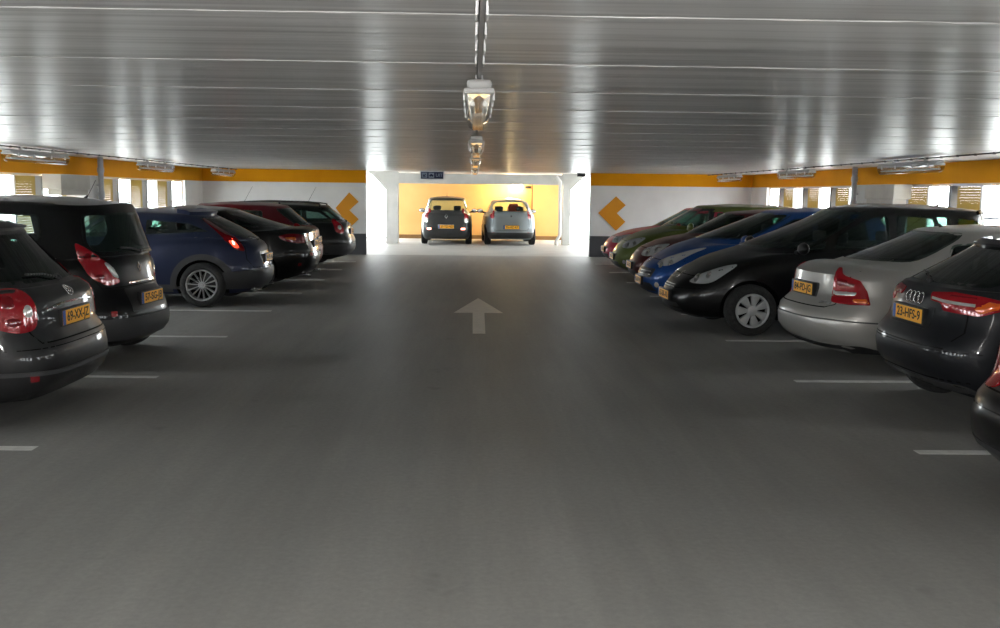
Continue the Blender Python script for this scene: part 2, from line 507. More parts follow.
    def patch(s, name, poly, md, m, th=.006, off=0., parent=None, step=.06, bev=True, label=None):
        bm = bmesh.new()
        f = bm.faces.new([bm.verts.new((u, v, 0)) for u, v in poly])
        us = [p[0] for p in poly]; vs = [p[1] for p in poly]
        for lo, hi, ax in ((min(us), max(us), 0), (min(vs), max(vs), 1)):
            n = int((hi-lo)/step)
            for k in range(1, n+1):
                co = [0, 0, 0]; co[ax] = lo+(hi-lo)*k/(n+1); no = [0, 0, 0]; no[ax] = 1
                bmesh.ops.bisect_plane(bm, geom=bm.verts[:]+bm.edges[:]+bm.faces[:], plane_co=co, plane_no=no)
        bm.verts.ensure_lookup_table()
        bound = {e.index for e in bm.edges if e.is_boundary}
        info = {}
        for v in bm.verts: info[v] = s.cast(v.co.x, v.co.y, md)
        top = {}; bot = {}; out = bmesh.new()
        for v in bm.verts:
            h, n = info[v]; edge = any(e.is_boundary for e in v.link_edges)
            top[v] = out.verts.new(h+n*(off+th*(.6 if edge and bev else 1)))
            if edge: bot[v] = out.verts.new(h+n*(off-.006))
        for f in bm.faces:
            try: out.faces.new([top[v] for v in f.verts])
            except ValueError: pass
        for e in bm.edges:
            if e.is_boundary:
                a, b = e.verts
                out.faces.new((top[a], top[b], bot[b], bot[a]))
        bm.free()
        o = bm_obj(name, out, m, parent or s.root, True, 50)
        # orient outward
        dvec = Vector(s.MODES[md][0]); tot = sum((p.normal.dot(dvec)*p.area for p in o.data.polygons), 0.)
        if tot > 0: o.data.flip_normals()
        if label: o['label'] = label
        return o
    def stripe(s, name, path, md, m, wd=.008, th=.001, parent=None, step=.05):
        pts = []
        for a, b in zip(path, path[1:]):
            n = max(1, int(math.hypot(b[0]-a[0], b[1]-a[1])/step))
            for k in range(n): pts.append((a[0]+(b[0]-a[0])*k/n, a[1]+(b[1]-a[1])*k/n))
        pts.append(path[-1]); bm = bmesh.new(); prev = None
        for i, p in enumerate(pts):
            a = Vector(pts[max(0, i-1)]); b = Vector(pts[min(len(pts)-1, i+1)]); t = (b-a).normalized(); n = Vector((-t.y, t.x))*wd/2
            q = []
            for sg, of in ((1, -.003), (1, th), (-1, th), (-1, -.003)):
                h, nn = s.cast(p[0]+sg*n.x, p[1]+sg*n.y, md); q.append(bm.verts.new(h+nn*of))
            if prev:
                for k in range(3): bm.faces.new((prev[k], prev[k+1], q[k+1], q[k]))
            prev = q
        return bm_obj(name, bm, m, parent or s.root, True, 40)
    def cabin(s):
        zt = s.H-.22
        def seat(x, y, w, n):
            bm = bmesh.new(); box(bm, x-.09, x+.06, y-w/2, y+w/2, .745, min(1.08, zt-.12), bev=.05, seg=3)
            o = bm_obj('seat', bm, M_seat, s.root, True, 50)
            hs = [0] if n == 1 else [-w*.33, w*.33]
            for yy in hs:
                bm = bmesh.new(); z0 = min(1.09, zt-.11)
                box(bm, x-.06, x+.05, y+yy-.12, y+yy+.12, z0+.03, z0+.17, bev=.035, seg=3)
                cyl(bm, (x, y+yy-.05, z0-.04), (x, y+yy-.05, z0+.05), .007, 8); cyl(bm, (x, y+yy+.05, z0-.04), (x, y+yy+.05, z0+.05), .007, 8)
                bm_obj('headrest', bm, M_seat, o, True, 50)
        xs = s.X(s.cowl+1.22)
        seat(xs, .34, .46, 1); seat(xs, -.34, .46, 1)
        seat(s.X(min(s.cowl+2.1, s.rr_-.2)), 0, 1.05, 2)
        if s.front_w:
            bm = bmesh.new(); cx = s.X(s.cowl+.62); 
            n = 20
            for k in range(n):
                a, b = 2*PI*k/n, 2*PI*(k+1)/n
                P = lambda t: (cx-.05*math.sin(t), .34+.17*math.cos(t), .93+.16*math.sin(t))
                cyl(bm, P(a), P(b), .013, 6)
            cyl(bm, (cx+.02, .18, .93), (cx+.02, .5, .93), .012, 6); cyl(bm, (cx, .34, .93), (cx+.2, .34, .88), .03, 8)
            bm_obj('steering_wheel', bm, M_black, s.root, True)
    # ---- fittings
    def plate(s, end, y, z, text, w=.50, h=.108, frame=M_black, tilt=0.):
        md = 'B' if end < 0 else 'F'
        h0, n = s.cast(y, z, md)
        xs = [s.cast(y+dy, z+dz, md)[0].x for dy in (-w/2, 0, w/2) for dz in (-h/2, 0, h/2)]
        x = min(xs) if end < 0 else max(xs)
        e = bmesh.new()
        sg = -1 if end < 0 else 1
        box(e, min(x, x+sg*.012)-(.03 if sg > 0 else 0), max(x, x+sg*.012)+(.03 if sg < 0 else 0), y-w/2-.012, y+w/2+.012, z-h/2-.012, z+h/2+.012, bev=.004)
        fr = bm_obj('plate_frame', e, frame, s.root, True, 40)
        e = bmesh.new(); xo = x+sg*.013; box(e, min(xo-sg*.004, xo+sg*.003), max(xo-sg*.004, xo+sg*.003), y-w/2, y+w/2, z-h/2, z+h/2)
        pl = bm_obj('licence_plate', e, M_plate, fr)
        # reader's left: for a rear plate seen from behind (+x away) the left is +y
        lf = 1 if end < 0 else -1
        ya, yb = y+lf*w/2, y+lf*(w/2-.045)
        e = bmesh.new(); box(e, min(xo, xo+sg*.0045), max(xo, xo+sg*.0045), min(ya, yb), max(ya, yb), z-h/2, z+h/2); bm_obj('country_band', e, M_eu, fr)
        cu = bpy.data.curves.new('t', 'FONT'); cu.body = text; cu.size = h*.93; cu.align_x = 'CENTER'; cu.align_y = 'CENTER'; cu.extrude = .0006; cu.offset = .0016
        to = bpy.data.objects.new('t', cu); C.objects.link(to)
        dg = bpy.context.evaluated_depsgraph_get(); me = bpy.data.meshes.new_from_object(to.evaluated_get(dg)); bpy.data.objects.remove(to)
        ex = [v.co.x for v in me.vertices]; k = (w-.045-.05)/(max(ex)-min(ex)); k = min(k, 1.15)
        tx = link('plate_lettering', me, M_ink, pl, False)
        R = Matrix(((0, 0, -1 if end < 0 else 1), (-1 if end < 0 else 1, 0, 0), (0, 1, 0)))
        # text x -> reader's right, text y -> up
        me.transform(Matrix.Diagonal((k, 1, 1, 1)))
        me.transform(R.to_4x4()); me.transform(Matrix.Translation((xo+sg*.0045, y-lf*.024, z)))
        return fr
    def mirror(s, d=None, z=None, m=None):
        d = d or s.cowl+.42; z = z or s.zbelt(d, 9)+.06
        for sg in (1, -1):
            bm = bmesh.new(); x = s.X(d); y0 = sg*(s.W/2*.9)
            r = bmesh.ops.create_uvsphere(bm, u_segments=20, v_segments=12, radius=1)
            for v in r['verts']:
                c = v.co; v.co = Vector((x+(c.x*.075 if c.x > 0 else c.x*.03), sg*(s.W/2+.075)+c.y*.115, z+.03+c.z*.075))
            cyl(bm, (x+.02, y0-.04*sg, z-.03), (x+.02, sg*(s.W/2+.03), z), .028, 10)
            o = bm_obj('wing_mirror', bm, m or s.pm, s.root, True)
            bm = bmesh.new(); r = bmesh.ops.create_uvsphere(bm, u_segments=20, v_segments=10, radius=1)
            for v in r['verts']: c = v.co; v.co = Vector((x-.026+c.x*.01, sg*(s.W/2+.075)+c.y*.095, z+.03+c.z*.06))
            bm_obj('mirror_glass', bm, M_mirror, o, True)
    def handles(s, ds, z=None, m=None):
        for d in ds:
            for md in 'LR':
                zz = z or s.zbelt(d, 9)-.10
                x = s.X(d); s.patch('door_handle', roundpoly([(x-.09, zz-.014), (x+.09, zz-.014), (x+.09, zz+.016), (x-.09, zz+.016)], .012), md, m or s.pm, .022, step=.08)
    def doors(s, cuts, zlo=.30):
        for md in 'LR':
            for d in cuts:
                s.stripe('door_seam', [(s.X(d), s.zbelt(d, 9)+.0), (s.X(d)+.01, .55), (s.X(d), zlo)], md, M_gap, .007)
            if len(cuts) > 1: s.stripe('door_seam', [(s.X(cuts[0]), zlo), (s.X(cuts[-1]), zlo)], md, M_gap, .007)
    def antenna(s, d, ln=.2, lean=.5, y=0):
        z = s.zroof(d, y)+.01; x = s.X(d); bm = bmesh.new()
        cyl(bm, (x+.03, y, z-.01), (x, y, z+.03), .022, 12, .008)
        cyl(bm, (x, y, z+.02), (x-ln*lean, y, z+.02+ln), .004, 8, .0025)
        bm_obj('antenna', bm, M_black, s.root, True, 40)
    def wiper(s, z, w=.30, y=0.):
        bm = bmesh.new()
        for a, b in (((y-.02, z-.02), (y+w*.5, z+.02)), ((y+w*.5, z+.02), (y+w, z+.03))):
            n = 6; P = []
            for k in range(n+1):
                h, nn = s.cast(a[0]+(b[0]-a[0])*k/n, a[1]+(b[1]-a[1])*k/n, 'B'); P.append(h+nn*.02)
            for p, q in zip(P, P[1:]): cyl(bm, p, q, .008, 6)
        h, nn = s.cast(y-.02, z-.02, 'B'); cyl(bm, h-nn*.01, h+nn*.03, .022, 12)
        bm_obj('rear_wiper', bm, M_black, s.root, True)
    def exhaust(s, y, z=.25, r=.03):
        bm = bmesh.new(); x = -s.L/2+.08
        cyl(bm, (x+.3, y, z), (x-.03, y, z), r, 16, cap=False); cyl(bm, (x+.3, y, z), (x-.03, y, z), r*.82, 16, cap=True)
        bm_obj('exhaust_pipe', bm, M_chrome, s.root, True, 40)
    def diamond(s, y, z, md, r=.055, m=None):
        P = [(y, z+r), (y+r*.72, z), (y, z-r), (y-r*.72, z)]
        o = s.patch('badge', P, md, m or M_chrome, .012, step=.2)
        P = [(y, z+r*.5), (y+r*.36, z), (y, z-r*.5), (y-r*.36, z)]
        s.patch('badge_inset', P, md, M_black, .013, parent=o, step=.2)
    def ring_badge(s, y, z, md, r, w=.009, sx=1., parent=None, m=None):
        P = []
        n = 24; bm = bmesh.new(); pts = []
        for k in range(n):
            a = 2*PI*k/n; h, nn = s.cast(y+r*sx*math.cos(a), z+r*math.sin(a), md); pts.append(h+nn*.006)
        for k in range(n): cyl(bm, pts[k], pts[(k+1) % n], w/2, 6)
        return bm_obj('badge', bm, m or M_chrome, parent or s.root, True)
def ell(cu, cv, ru, rv, n=20): return [(cu+ru*math.cos(2*PI*k/n), cv+rv*math.sin(2*PI*k/n)) for k in range(n)]

# ------------------------------------------------------------------ the parked cars
P_grey = paint('dark_grey_paint', (.024, .024, .025), .4)
P_black = paint('black_paint', (.004, .004, .0045), .1, .3)
P_blue = paint('dark_blue_paint', (.020, .026, .058), .4)
P_black2 = paint('sedan_black_paint', (.004, .0045, .0045), .1, .3)
P_maroon = paint('dark_red_paint', (.11, .006, .010), .3)
P_estate = paint('estate_charcoal_paint', (.018, .019, .0185), .3)
P_a3 = paint('blue_black_paint', (.013, .014, .017), .3)
P_silver = paint('silver_paint', (.35, .34, .32), .5, .34)
P_peug = paint('bright_blue_paint', (.010, .052, .20), .35)
P_wine = paint('wine_red_paint', (.07, .014, .014), .35)
P_green = paint('olive_green_paint', (.10, .125, .03), .35)
P_pink = paint('cherry_red_paint', (.42, .03, .06), .3)
P_scenic = paint('slate_grey_paint', (.050, .052, .054), .4)
P_modus = paint('blue_grey_paint', (.20, .225, .24), .45)
GL, GD, GC = M_glass, M_glassd, M_glassc
LEFT = 'cars parked along the left side'; RIGHT = 'cars parked along the right side'
def common_front(c, fog=True, z=.72, lampz=(.60, .80), grille=(.30, .42, .52), low=(.42, .24, .36), lamp=None, lens=True):
    g = c.patch('grille', roundpoly([(-grille[0], grille[1]), (grille[0], grille[1]), (grille[0]*1.1, grille[2]), (-grille[0]*1.1, grille[2])], .03), 'F', M_black, .004)
    for k in range(2):
        zz = grille[1]+(grille[2]-grille[1])*(k+1)/3
        c.stripe('grille_bar', [(-grille[0]*.95, zz), (grille[0]*.95, zz)], 'F', M_chrome, .012, .010, parent=g)
    c.patch('lower_grille', roundpoly([(-low[0], low[1]), (low[0], low[1]), (low[0]*.9, low[2]), (-low[0]*.9, low[2])], .03), 'F', M_black, .004)
    a, b = lampz
    P = lamp or [(.36, a), (.02, a-.01), (-.18, a+.06), (-.42, b+.02), (-.2, b+.015), (.12, b-.03), (.34, b-.08)]
    for md in ('FL', 'FR'):
        h = c.patch('headlight', smoothpoly(P, 2), md, M_head, .006, step=.05)
        for s_, r in ((.12, .055), (-.10, .045)):
            zc = a+.065 if s_ > 0 else a+.105
            c.patch('lamp_reflector', ell(s_, zc, r, r*.9, 16), md, M_chrome, .009, parent=h, step=.03)
            c.patch('bulb_lens', ell(s_, zc, r*.55, r*.5, 14), md, M_clear, .012, parent=h, step=.03)
        if fog: c.patch('fog_light', ell(.16, .36, .055, .04, 16), md, M_clear, .006)
    c.stripe('bonnet_seam', [(-.72, lin(c.zs, .2)-.0), (.72, lin(c.zs, .2)-.0)], 'F', M_gap, .006)
def reflectors(c, z=.40, s=.10, m=None, w=.09, h=.025):
    for md in ('BL', 'BR'):
        c.patch('rear_reflector', roundpoly([(s-w/2, z-h), (s+w/2, z-h), (s+w/2, z+h), (s-w/2, z+h)], .01), md, m or M_red, .006, step=.05)
def hatch_seams(c, w=.60, zt=1.0, zb=.62):
    c.stripe('tailgate_seam', [(-w+.04, zt), (-w, zb+.12), (-w+.06, zb), (w-.06, zb), (w, zb+.12), (w-.04, zt)], 'B', M_gap, .009)
def bumper_line(c, z=.5, w=.68, m=None):
    c.stripe('bumper_crease', [(-w, z), (w, z)], 'B', m or M_gap, .007)

# --- left row, tails out ------------------------------------------------
def left(y, tip, L): return (tip-L/2, y, 0)

# 1 dark grey hatchback nearest on the left
L = 4.2
c = Car('hatchback_car', 'dark grey hatchback cut off by the left frame edge, oval badge above yellow number plate', 'car', left(7.50, -2.97, L), PI, P_grey, LEFT,
        L=L, W=1.74, H=1.46, cowl=1.0, rf=1.75, rr_=3.62, rb=4.00, zs=[(0, .62), (.25, .70), (1.0, .88), (2.5, .93), (4.2, .97)],
        zr=[(1.7, -.04), (2.4, 0), (3.2, -.015), (3.7, -.06)], gl=GL, glr=GD,
        side_w=[[(1.45, .12), (2.4, .12), (2.4, .84), (1.95, .84)], [(2.48, .12), (3.3, .12), (3.25, .84), (2.48, .84)], [(3.38, .16), (3.66, .3), (3.5, .8), (3.34, .82)]],
        rear_w=[(.60, .06), (.50, .86)], front_w=[(.66, .04), (.54, .92)],
        ro_t=[.12, .04, .0, 0, .02, .09, .10, .11, .13, .18], nr=5.4, br=.05)
for md in ('BL', 'BR'):
    t = c.patch('tail_light', smoothpoly([(.20, .70), (-.02, .675), (-.24, .73), (-.27, .93), (-.12, .99), (.10, .985), (.20, .88)], 2), md, M_red, .008, step=.05)
    c.patch('lamp_reflector', ell(.10, .83, .05, .045), md, M_clear, .012, parent=t, step=.03)
    c.patch('lamp_segment', ell(-.09, .90, .07, .05), md, M_redd, .011, parent=t, step=.03)
    c.patch('lamp_segment', ell(-.05, .76, .08, .035), md, M_redd, .011, parent=t, step=.03)
c.plate(-1, 0, .74, '69-XX-JZ')
c.stripe('plate_trim', [(-.36, .835), (-.2, .85), (.2, .85), (.36, .835)], 'B', M_chrome, .012, .012)
hatch_seams(c, .62, .98, .60); bumper_line(c, .565, .8); c.stripe('bumper_strip', [(-.8, .40), (-.5, .385), (.5, .385), (.8, .40)], 'B', M_trim, .03, .010)
b = c.ring_badge(0, .925, 'B', .036, .007, 1.45); c.ring_badge(0, .932, 'B', .022, .006, .8, parent=b); c.ring_badge(0, .945, 'B', .014, .006, 1.9, parent=b)
for md in ('B',):
    c.patch('roof_spoiler', roundpoly([(-.54, 1.375), (.54, 1.375), (.52, 1.41), (-.52, 1.41)], .015), md, P_grey, .06, step=.1)
c.wiper(1.03, .36); c.mirror(); c.handles([2.25, 3.15]); c.doors([1.5, 2.44, 3.3]); common_front(c); c.plate(1, 0, .45, '69-XX-JZ'); reflectors(c, .36, .10, M_redd)

# 2 black people carrier
L = 4.05
c = Car('people_carrier', 'tall black people carrier with roof antenna, slanted tail lights and bright yellow plate', 'car', left(10.00, -3.20, L), PI-.085, P_black, LEFT,
        L=L, W=1.80, H=1.62, cowl=.85, rf=2.0, rr_=3.74, rb=3.90, zc=1.04, zs=[(0, .66), (.25, .78), (.9, .96), (2.5, 1.0), (4.1, 1.05)],
        zr=[(1.9, -.05), (2.5, 0), (3.2, -.01), (3.8, -.07)], rw=.70, gl=GC, glr=GL, nr=4.4, br=.10,
        side_w=[[(1.45, .10), (2.46, .10), (2.46, .82), (1.95, .80)], [(2.55, .08), (3.16, .08), (3.30, .40), (3.26, .80), (2.55, .82)]],
        rear_w=[(.60, .04), (.63, .25), (.56, .82)], front_w=[(.68, .04), (.56, .92)],
        ro_t=[.16, .06, .01, 0, .04, .12, .14, .155, .17, .19], wheel='cover')
for md in ('BL', 'BR'):
    t = c.patch('tail_light', smoothpoly([(.34, .80), (.12, .78), (-.10, .87), (-.22, 1.04), (-.24, 1.20), (-.12, 1.15), (.10, 1.03), (.24, .94)], 2, .16), md, M_red, .010, step=.05)
    c.patch('lamp_reflector', smoothpoly([(.32, .84), (.22, .86), (.10, 1.0), (.16, 1.0), (.25, .93)], 2), md, M_clear, .015, parent=t, step=.03)
    c.patch('lamp_segment', ell(-.10, 1.05, .045, .045), md, M_redd, .014, parent=t, step=.03)
    c.patch('lamp_segment', ell(.03, .87, .07, .03), md, M_redd, .014, parent=t, step=.03)
c.patch('plate_panel', roundpoly([(-.40, .52), (.40, .52), (.36, .74), (-.36, .74)], .02), 'B', M_black, .008)
c.plate(-1, 0, .635, '57-SG-JB')
c.patch('bumper', roundpoly([(-.86, .26), (.86, .26), (.84, .47), (-.84, .47)], .04), 'B', M_trim, .022, step=.08)
reflectors(c, .52, .16); c.stripe('boot_handle', [(-.28, .79), (.28, .79)], 'B', M_chrome, .014, .012)
hatch_seams(c, .66, 1.02, .76); c.wiper(1.10, .34); c.diamond(0, .93, 'B', .05); c.antenna(3.35, .16, .55, -.1)
c.mirror(); c.handles([2.25, 3.1]); c.doors([1.35, 2.4, 3.3]); common_front(c); c.plate(1, 0, .45, '57-SG-JB')

# 3 dark blue three-door with flash glint painted into its lamps as emission
L = 4.2
c = Car('hatchback_car', 'dark blue three-door hatchback with grey wheel arches, many-spoked wheel and tail light bright with flash glint', 'car', left(15.02, -3.12, L), PI, P_blue, LEFT,
        L=L, W=1.78, H=1.415, cowl=1.0, rf=1.8, rr_=3.30, rb=3.98, fo=.88, wb=2.50, zc=.98, zs=[(0, .64), (.25, .72), (1.0, .89), (2.5, .95), (3.4, 1.0), (4.25, .93)],
        zr=[(1.7, -.03), (2.3, 0), (2.9, -.02), (3.4, -.075)], rw=.68, gl=GC, glr=GL, wheel='multi', r=.325, rr=.225, nr=4.0, br=.12,
        side_w=[[(1.45, .14), (2.45, .14), (2.45, .80), (1.95, .82)], [(2.56, .16), (3.45, .24), (3.18, .70), (2.56, .78)]],
        rear_w=[(.46, .0), (.56, .3), (.52, .86)], front_w=[(.66, .04), (.54, .92)], grx=[0, .08, .24, .44, .66, .83, .92, 1.],
        ro_t=[.16, .08, .02, 0, .01, .04, .07, .09, .13, .20])
for md in ('BL', 'BR'):
    t = c.patch('tail_light', smoothpoly([(.06, .80), (-.18, .84), (-.36, 1.02), (-.50, 1.28), (-.42, 1.28), (-.22, 1.10), (-.02, .98)], 2, .16), md, M_redd, .010, step=.05)
    k = c.patch('glint_section', smoothpoly([(-.06, .85), (-.19, .87), (-.27, 1.0), (-.15, 1.0)], 2, .16), md, M_redglint, .016, parent=t, step=.03, label='red lamp section with flash glint painted in')
    c.patch('glint_core', ell(-.165, .925, .035, .04), md, M_glintcore, .02, parent=t, step=.03)
reflectors(c, .385, -.12, M_redglint, .14, .028)  # these reflectors glow only to paint in the flash's return
c.patch('bumper', roundpoly([(-.85, .26), (.85, .26), (.84, .50), (.5, .55), (-.5, .55), (-.84, .50)], .03), 'B', M_trim, .016, step=.08)
for md in 'LR':
    for ax in c.ax:
        P = [(ax+(c.r+.085)*math.cos(t), c.r+(c.r+.085)*math.sin(t)) for t in [(-.12+(PI+.24)*k/20) for k in range(21)]]
        c.stripe('wheel_arch_trim', [(x, max(z, .24)) for x, z in P], md, M_trim, .085, .010, step=.05)
    c.patch('sill_trim', [(c.ax[1]+.42, .22), (c.ax[0]-.42, .22), (c.ax[0]-.42, .33), (c.ax[1]+.42, .33)], md, M_trim, .012, step=.1)
c.patch('plate_panel', roundpoly([(-.31, .60), (.31, .60), (.31, .79), (-.31, .79)], .02), 'B', M_chrome, .010)
c.plate(-1, 0, .69, '14-TK-HS'); hatch_seams(c, .60, .98, .57)
c.patch('roof_spoiler', roundpoly([(-.54, 1.325), (.54, 1.325), (.52, 1.36), (-.52, 1.36)], .015), 'B', P_blue, .10, step=.1)
c.wiper(.97, .3); c.mirror(); c.handles([2.3]); c.doors([1.42, 2.52]); common_front(c); c.plate(1, 0, .45, '14-TK-HS'); c.exhaust(.45, .24); c.exhaust(-.45, .24)

# 4 black saloon with bright chrome tail
L = 4.45
c = Car('saloon_car', 'low black saloon with sloping roof and chrome-framed tail, between dark blue and dark red hatchbacks', 'car', left(17.55, -2.79, L), PI, P_black2, LEFT,
        L=L, W=1.84, H=1.42, cowl=1.0, rf=1.75, rr_=2.95, rb=4.02, fo=.85, wb=2.66, zc=.97, zs=[(0, .62), (.3, .72), (1.0, .88), (2.5, .95), (4.0, 1.02), (4.45, 1.02)],
        zr=[(1.7, -.03), (2.2, 0), (2.7, -.02), (3.1, -.05)], rw=.66, gl=GL, glr=GD, r=.33, rr=.235, wheel='multi', nr=4.2, br=.12,
        side_w=[[(1.42, .14), (2.3, .14), (2.3, .82), (1.9, .82)], [(2.38, .14), (3.15, .16), (2.98, .76), (2.38, .82)], [(3.22, .2), (3.55, .26), (3.1, .68)]],
        rear_w=[(.60, .04), (.50, .90)], front_w=[(.66, .04), (.54, .92)], grx=[0, .14, .34, .54, .73, .86, .93, 1.],
        ro_t=[.14, .07, .02, 0, .0, .04, .07, .08, .08, .10], deck=.02)
for md in ('BL', 'BR'):
    t = c.patch('tail_light', smoothpoly([(.30, .80), (-.02, .80), (-.34, .86), (-.42, .93), (-.2, .97), (.1, .96), (.30, .93)], 2, .16), md, M_redd, .010, step=.05)
    c.patch('lamp_segment', smoothpoly([(.02, .84), (-.26, .87), (-.3, .91), (-.02, .92)], 2), md, M_orange, .014, parent=t, step=.03)
c.patch('plate_panel', roundpoly([(-.46, .66), (.46, .66), (.5, .97), (-.5, .97)], .03), 'B', M_chrome, .012)
c.plate(-1, 0, .78, '38-NL-ZV'); c.stripe('chrome_strip', [(-.5, .60), (.5, .60)], 'B', M_chrome, .05, .018); reflectors(c, .44, .05, M_redd)
c.mirror(); c.handles([2.2, 3.05]); c.doors([1.45, 2.35, 3.2]); common_front(c); c.plate(1, 0, .45, '38-NL-ZV'); c.exhaust(.5, .24); c.exhaust(-.5, .24)

# 5 dark red hatchback
L = 4.15
c = Car('hatchback_car', 'dark red hatchback mostly hidden behind the low black saloon', 'car', left(20.05, -3.12, L), PI, P_maroon, LEFT,
        L=L, W=1.74, H=1.47, cowl=1.0, rf=1.75, rr_=3.45, rb=3.95, zs=[(0, .62), (.25, .70), (1.0, .88), (2.5, .94), (4.2, .98)],
        zr=[(1.7, -.04), (2.4, 0), (3.1, -.02), (3.5, -.07)], gl=GC, glr=GL,
        side_w=[[(1.45, .12), (2.35, .12), (2.35, .82), (1.92, .84)], [(2.43, .12), (3.15, .12), (3.1, .80), (2.43, .82)]],
        rear_w=[(.60, .06), (.52, .88)], front_w=[(.66, .04), (.54, .92)])
for md in ('BL', 'BR'):
    t = c.patch('tail_light', smoothpoly([(.16, .72), (-.2, .74), (-.26, .98), (-.1, 1.08), (.1, 1.0)], 2), md, M_red, .008, step=.05)
    c.patch('lamp_reflector', ell(-.02, .84, .06, .04), md, M_clear, .012, parent=t, step=.03)
c.plate(-1, 0, .72, '83-PB-FR'); hatch_seams(c); c.wiper(1.03, .3); c.mirror(); c.handles([2.25, 3.05]); c.doors([1.5, 2.4, 3.2]); common_front(c); c.plate(1, 0, .45, '83-PB-FR')
reflectors(c, .38)

# 6 dark estate with roof rails
L = 4.45
c = Car('estate_car', 'dark charcoal estate car with black roof rails parked beside the left orange wall arrow', 'car', left(22.6, -2.76, L), PI, P_estate, LEFT,
        L=L, W=1.80, H=1.45, cowl=1.0, rf=1.75, rr_=3.85, rb=4.27, fo=.88, wb=2.62, zs=[(0, .64), (.25, .74), (1.0, .90), (2.5, .95), (4.45, 1.0)],
        zr=[(1.7, -.04), (2.4, 0), (3.3, -.015), (3.9, -.07)], gl=GL, glr=GL, rw=.68,
        side_w=[[(1.45, .12), (2.35, .12), (2.35, .82), (1.92, .84)], [(2.43, .12), (3.15, .12), (3.15, .82), (2.43, .82)], [(3.23, .12), (3.98, .16), (3.76, .70), (3.23, .80)]],
        rear_w=[(.60, .06), (.54, .88)], front_w=[(.66, .04), (.54, .92)])
for md in ('BL', 'BR'):
    t = c.patch('tail_light', smoothpoly([(.18, .76), (-.16, .78), (-.2, 1.0), (-.08, 1.10), (.1, 1.04)], 2), md, M_red, .010, step=.05)
    c.patch('lamp_reflector', ell(.0, .90, .07, .05), md, M_clear, .014, parent=t, step=.03)
c.plate(-1, 0, .80, '41-KD-TG'); hatch_seams(c, .6, .98, .56); c.wiper(1.04, .3); c.mirror(); c.handles([2.25, 3.05]); c.doors([1.5, 2.4, 3.2]); common_front(c); c.plate(1, 0, .45, '41-KD-TG')
c.patch('bumper', roundpoly([(-.84, .30), (.84, .30), (.84, .52), (-.84, .52)], .04), 'B', M_trim, .02, step=.08); reflectors(c, .40, .1, M_redd)
for sg in (1, -1):
    bm = bmesh.new(); P = []
    for k in range(13):
        d = 1.95+(3.75-1.95)*k/12; P.append(Vector((c.X(d), sg*.53, c.zroof(d, .53)+.055)))
    for a, b in zip(P, P[1:]): cyl(bm, a, b, .014, 8)
    for k in (0, 6, 12): cyl(bm, P[k]-Vector((0, 0, .075)), P[k], .02, 8)
    bm_obj('roof_rail', bm, M_black, c.root, True)
c.antenna(3.4, .34, .55)
c.antenna(1.95, .34, .55)

# --- right row ------------------------------------------------------------
def right(y, tip, L): return (tip+L/2, y, 0)
# 7 black car in the corner (tail out)
L = 4.2
c = Car('hatchback_car', 'black car cut off at the right frame edge, in the nearest bay on the right', 'car', right(5.05, 2.89, L), 0, P_black, RIGHT,
        L=L, W=1.76, H=1.48, cowl=1.0, rf=1.75, rr_=3.6, rb=4.0, zs=[(0, .62), (.25, .70), (1.0, .88), (2.5, .94), (4.2, .98)], gl=GL, glr=GD,
        side_w=[[(1.45, .12), (2.4, .12), (2.4, .84), (1.95, .84)], [(2.48, .12), (3.3, .12), (3.25, .80), (2.48, .84)]],
        rear_w=[(.60, .06), (.50, .88)], front_w=[(.66, .04), (.54, .92)], bulge=.03,
        ro_t=[.14, .06, .01, 0, .04, .13, .15, .155, .17, .21])
for md in ('BL', 'BR'):
    t = c.patch('tail_light', smoothpoly([(.50, .62), (.16, .62), (.10, .86), (.18, 1.0), (.46, .96)], 2), md, M_red, .010, step=.05)
    c.patch('lamp_segment', ell(.30, .80, .07, .05), md, M_redd, .014, parent=t, step=.03)
c.plate(-1, 0, .74, '50-LX-GT'); hatch_seams(c); bumper_line(c, .52); c.wiper(1.03, .3); c.mirror(); c.handles([2.25, 3.1]); c.doors([1.5, 2.44, 3.3]); common_front(c); reflectors(c, .36, .1, M_redd)
c.stripe('bumper_strip', [(-.8, .30), (.8, .30)], 'B', M_trim, .04, .008)

# 8 blue-black hatchback with the readable plate
L = 4.15
c = Car('hatchback_car', 'blue-black hatchback with wide red tail light and the yellow plate reading 23-HFS-9', 'car', right(7.58, 3.37, L), 0, P_a3, RIGHT,
        L=L, W=1.78, H=1.43, cowl=1.05, rf=1.8, rr_=3.35, rb=3.93, zs=[(0, .62), (.25, .72), (1.0, .90), (2.5, .97), (4.15, 1.02)],
        zr=[(1.7, -.03), (2.3, 0), (2.9, -.015), (3.4, -.06)], gl=GL, glr=GD, zc=.98,
        side_w=[[(1.5, .12), (2.35, .12), (2.35, .82), (1.98, .84)], [(2.43, .12), (3.1, .14), (3.05, .78), (2.43, .82)], [(3.17, .18), (3.5, .28), (3.2, .68)]],
        rear_w=[(.62, .05), (.50, .90)], front_w=[(.66, .04), (.54, .92)],
        ro_t=[.16, .07, .015, 0, .02, .10, .13, .14, .16, .20], zb=[(0, .24), (.3, .19), (3.6, .19), (4.1, .31)])
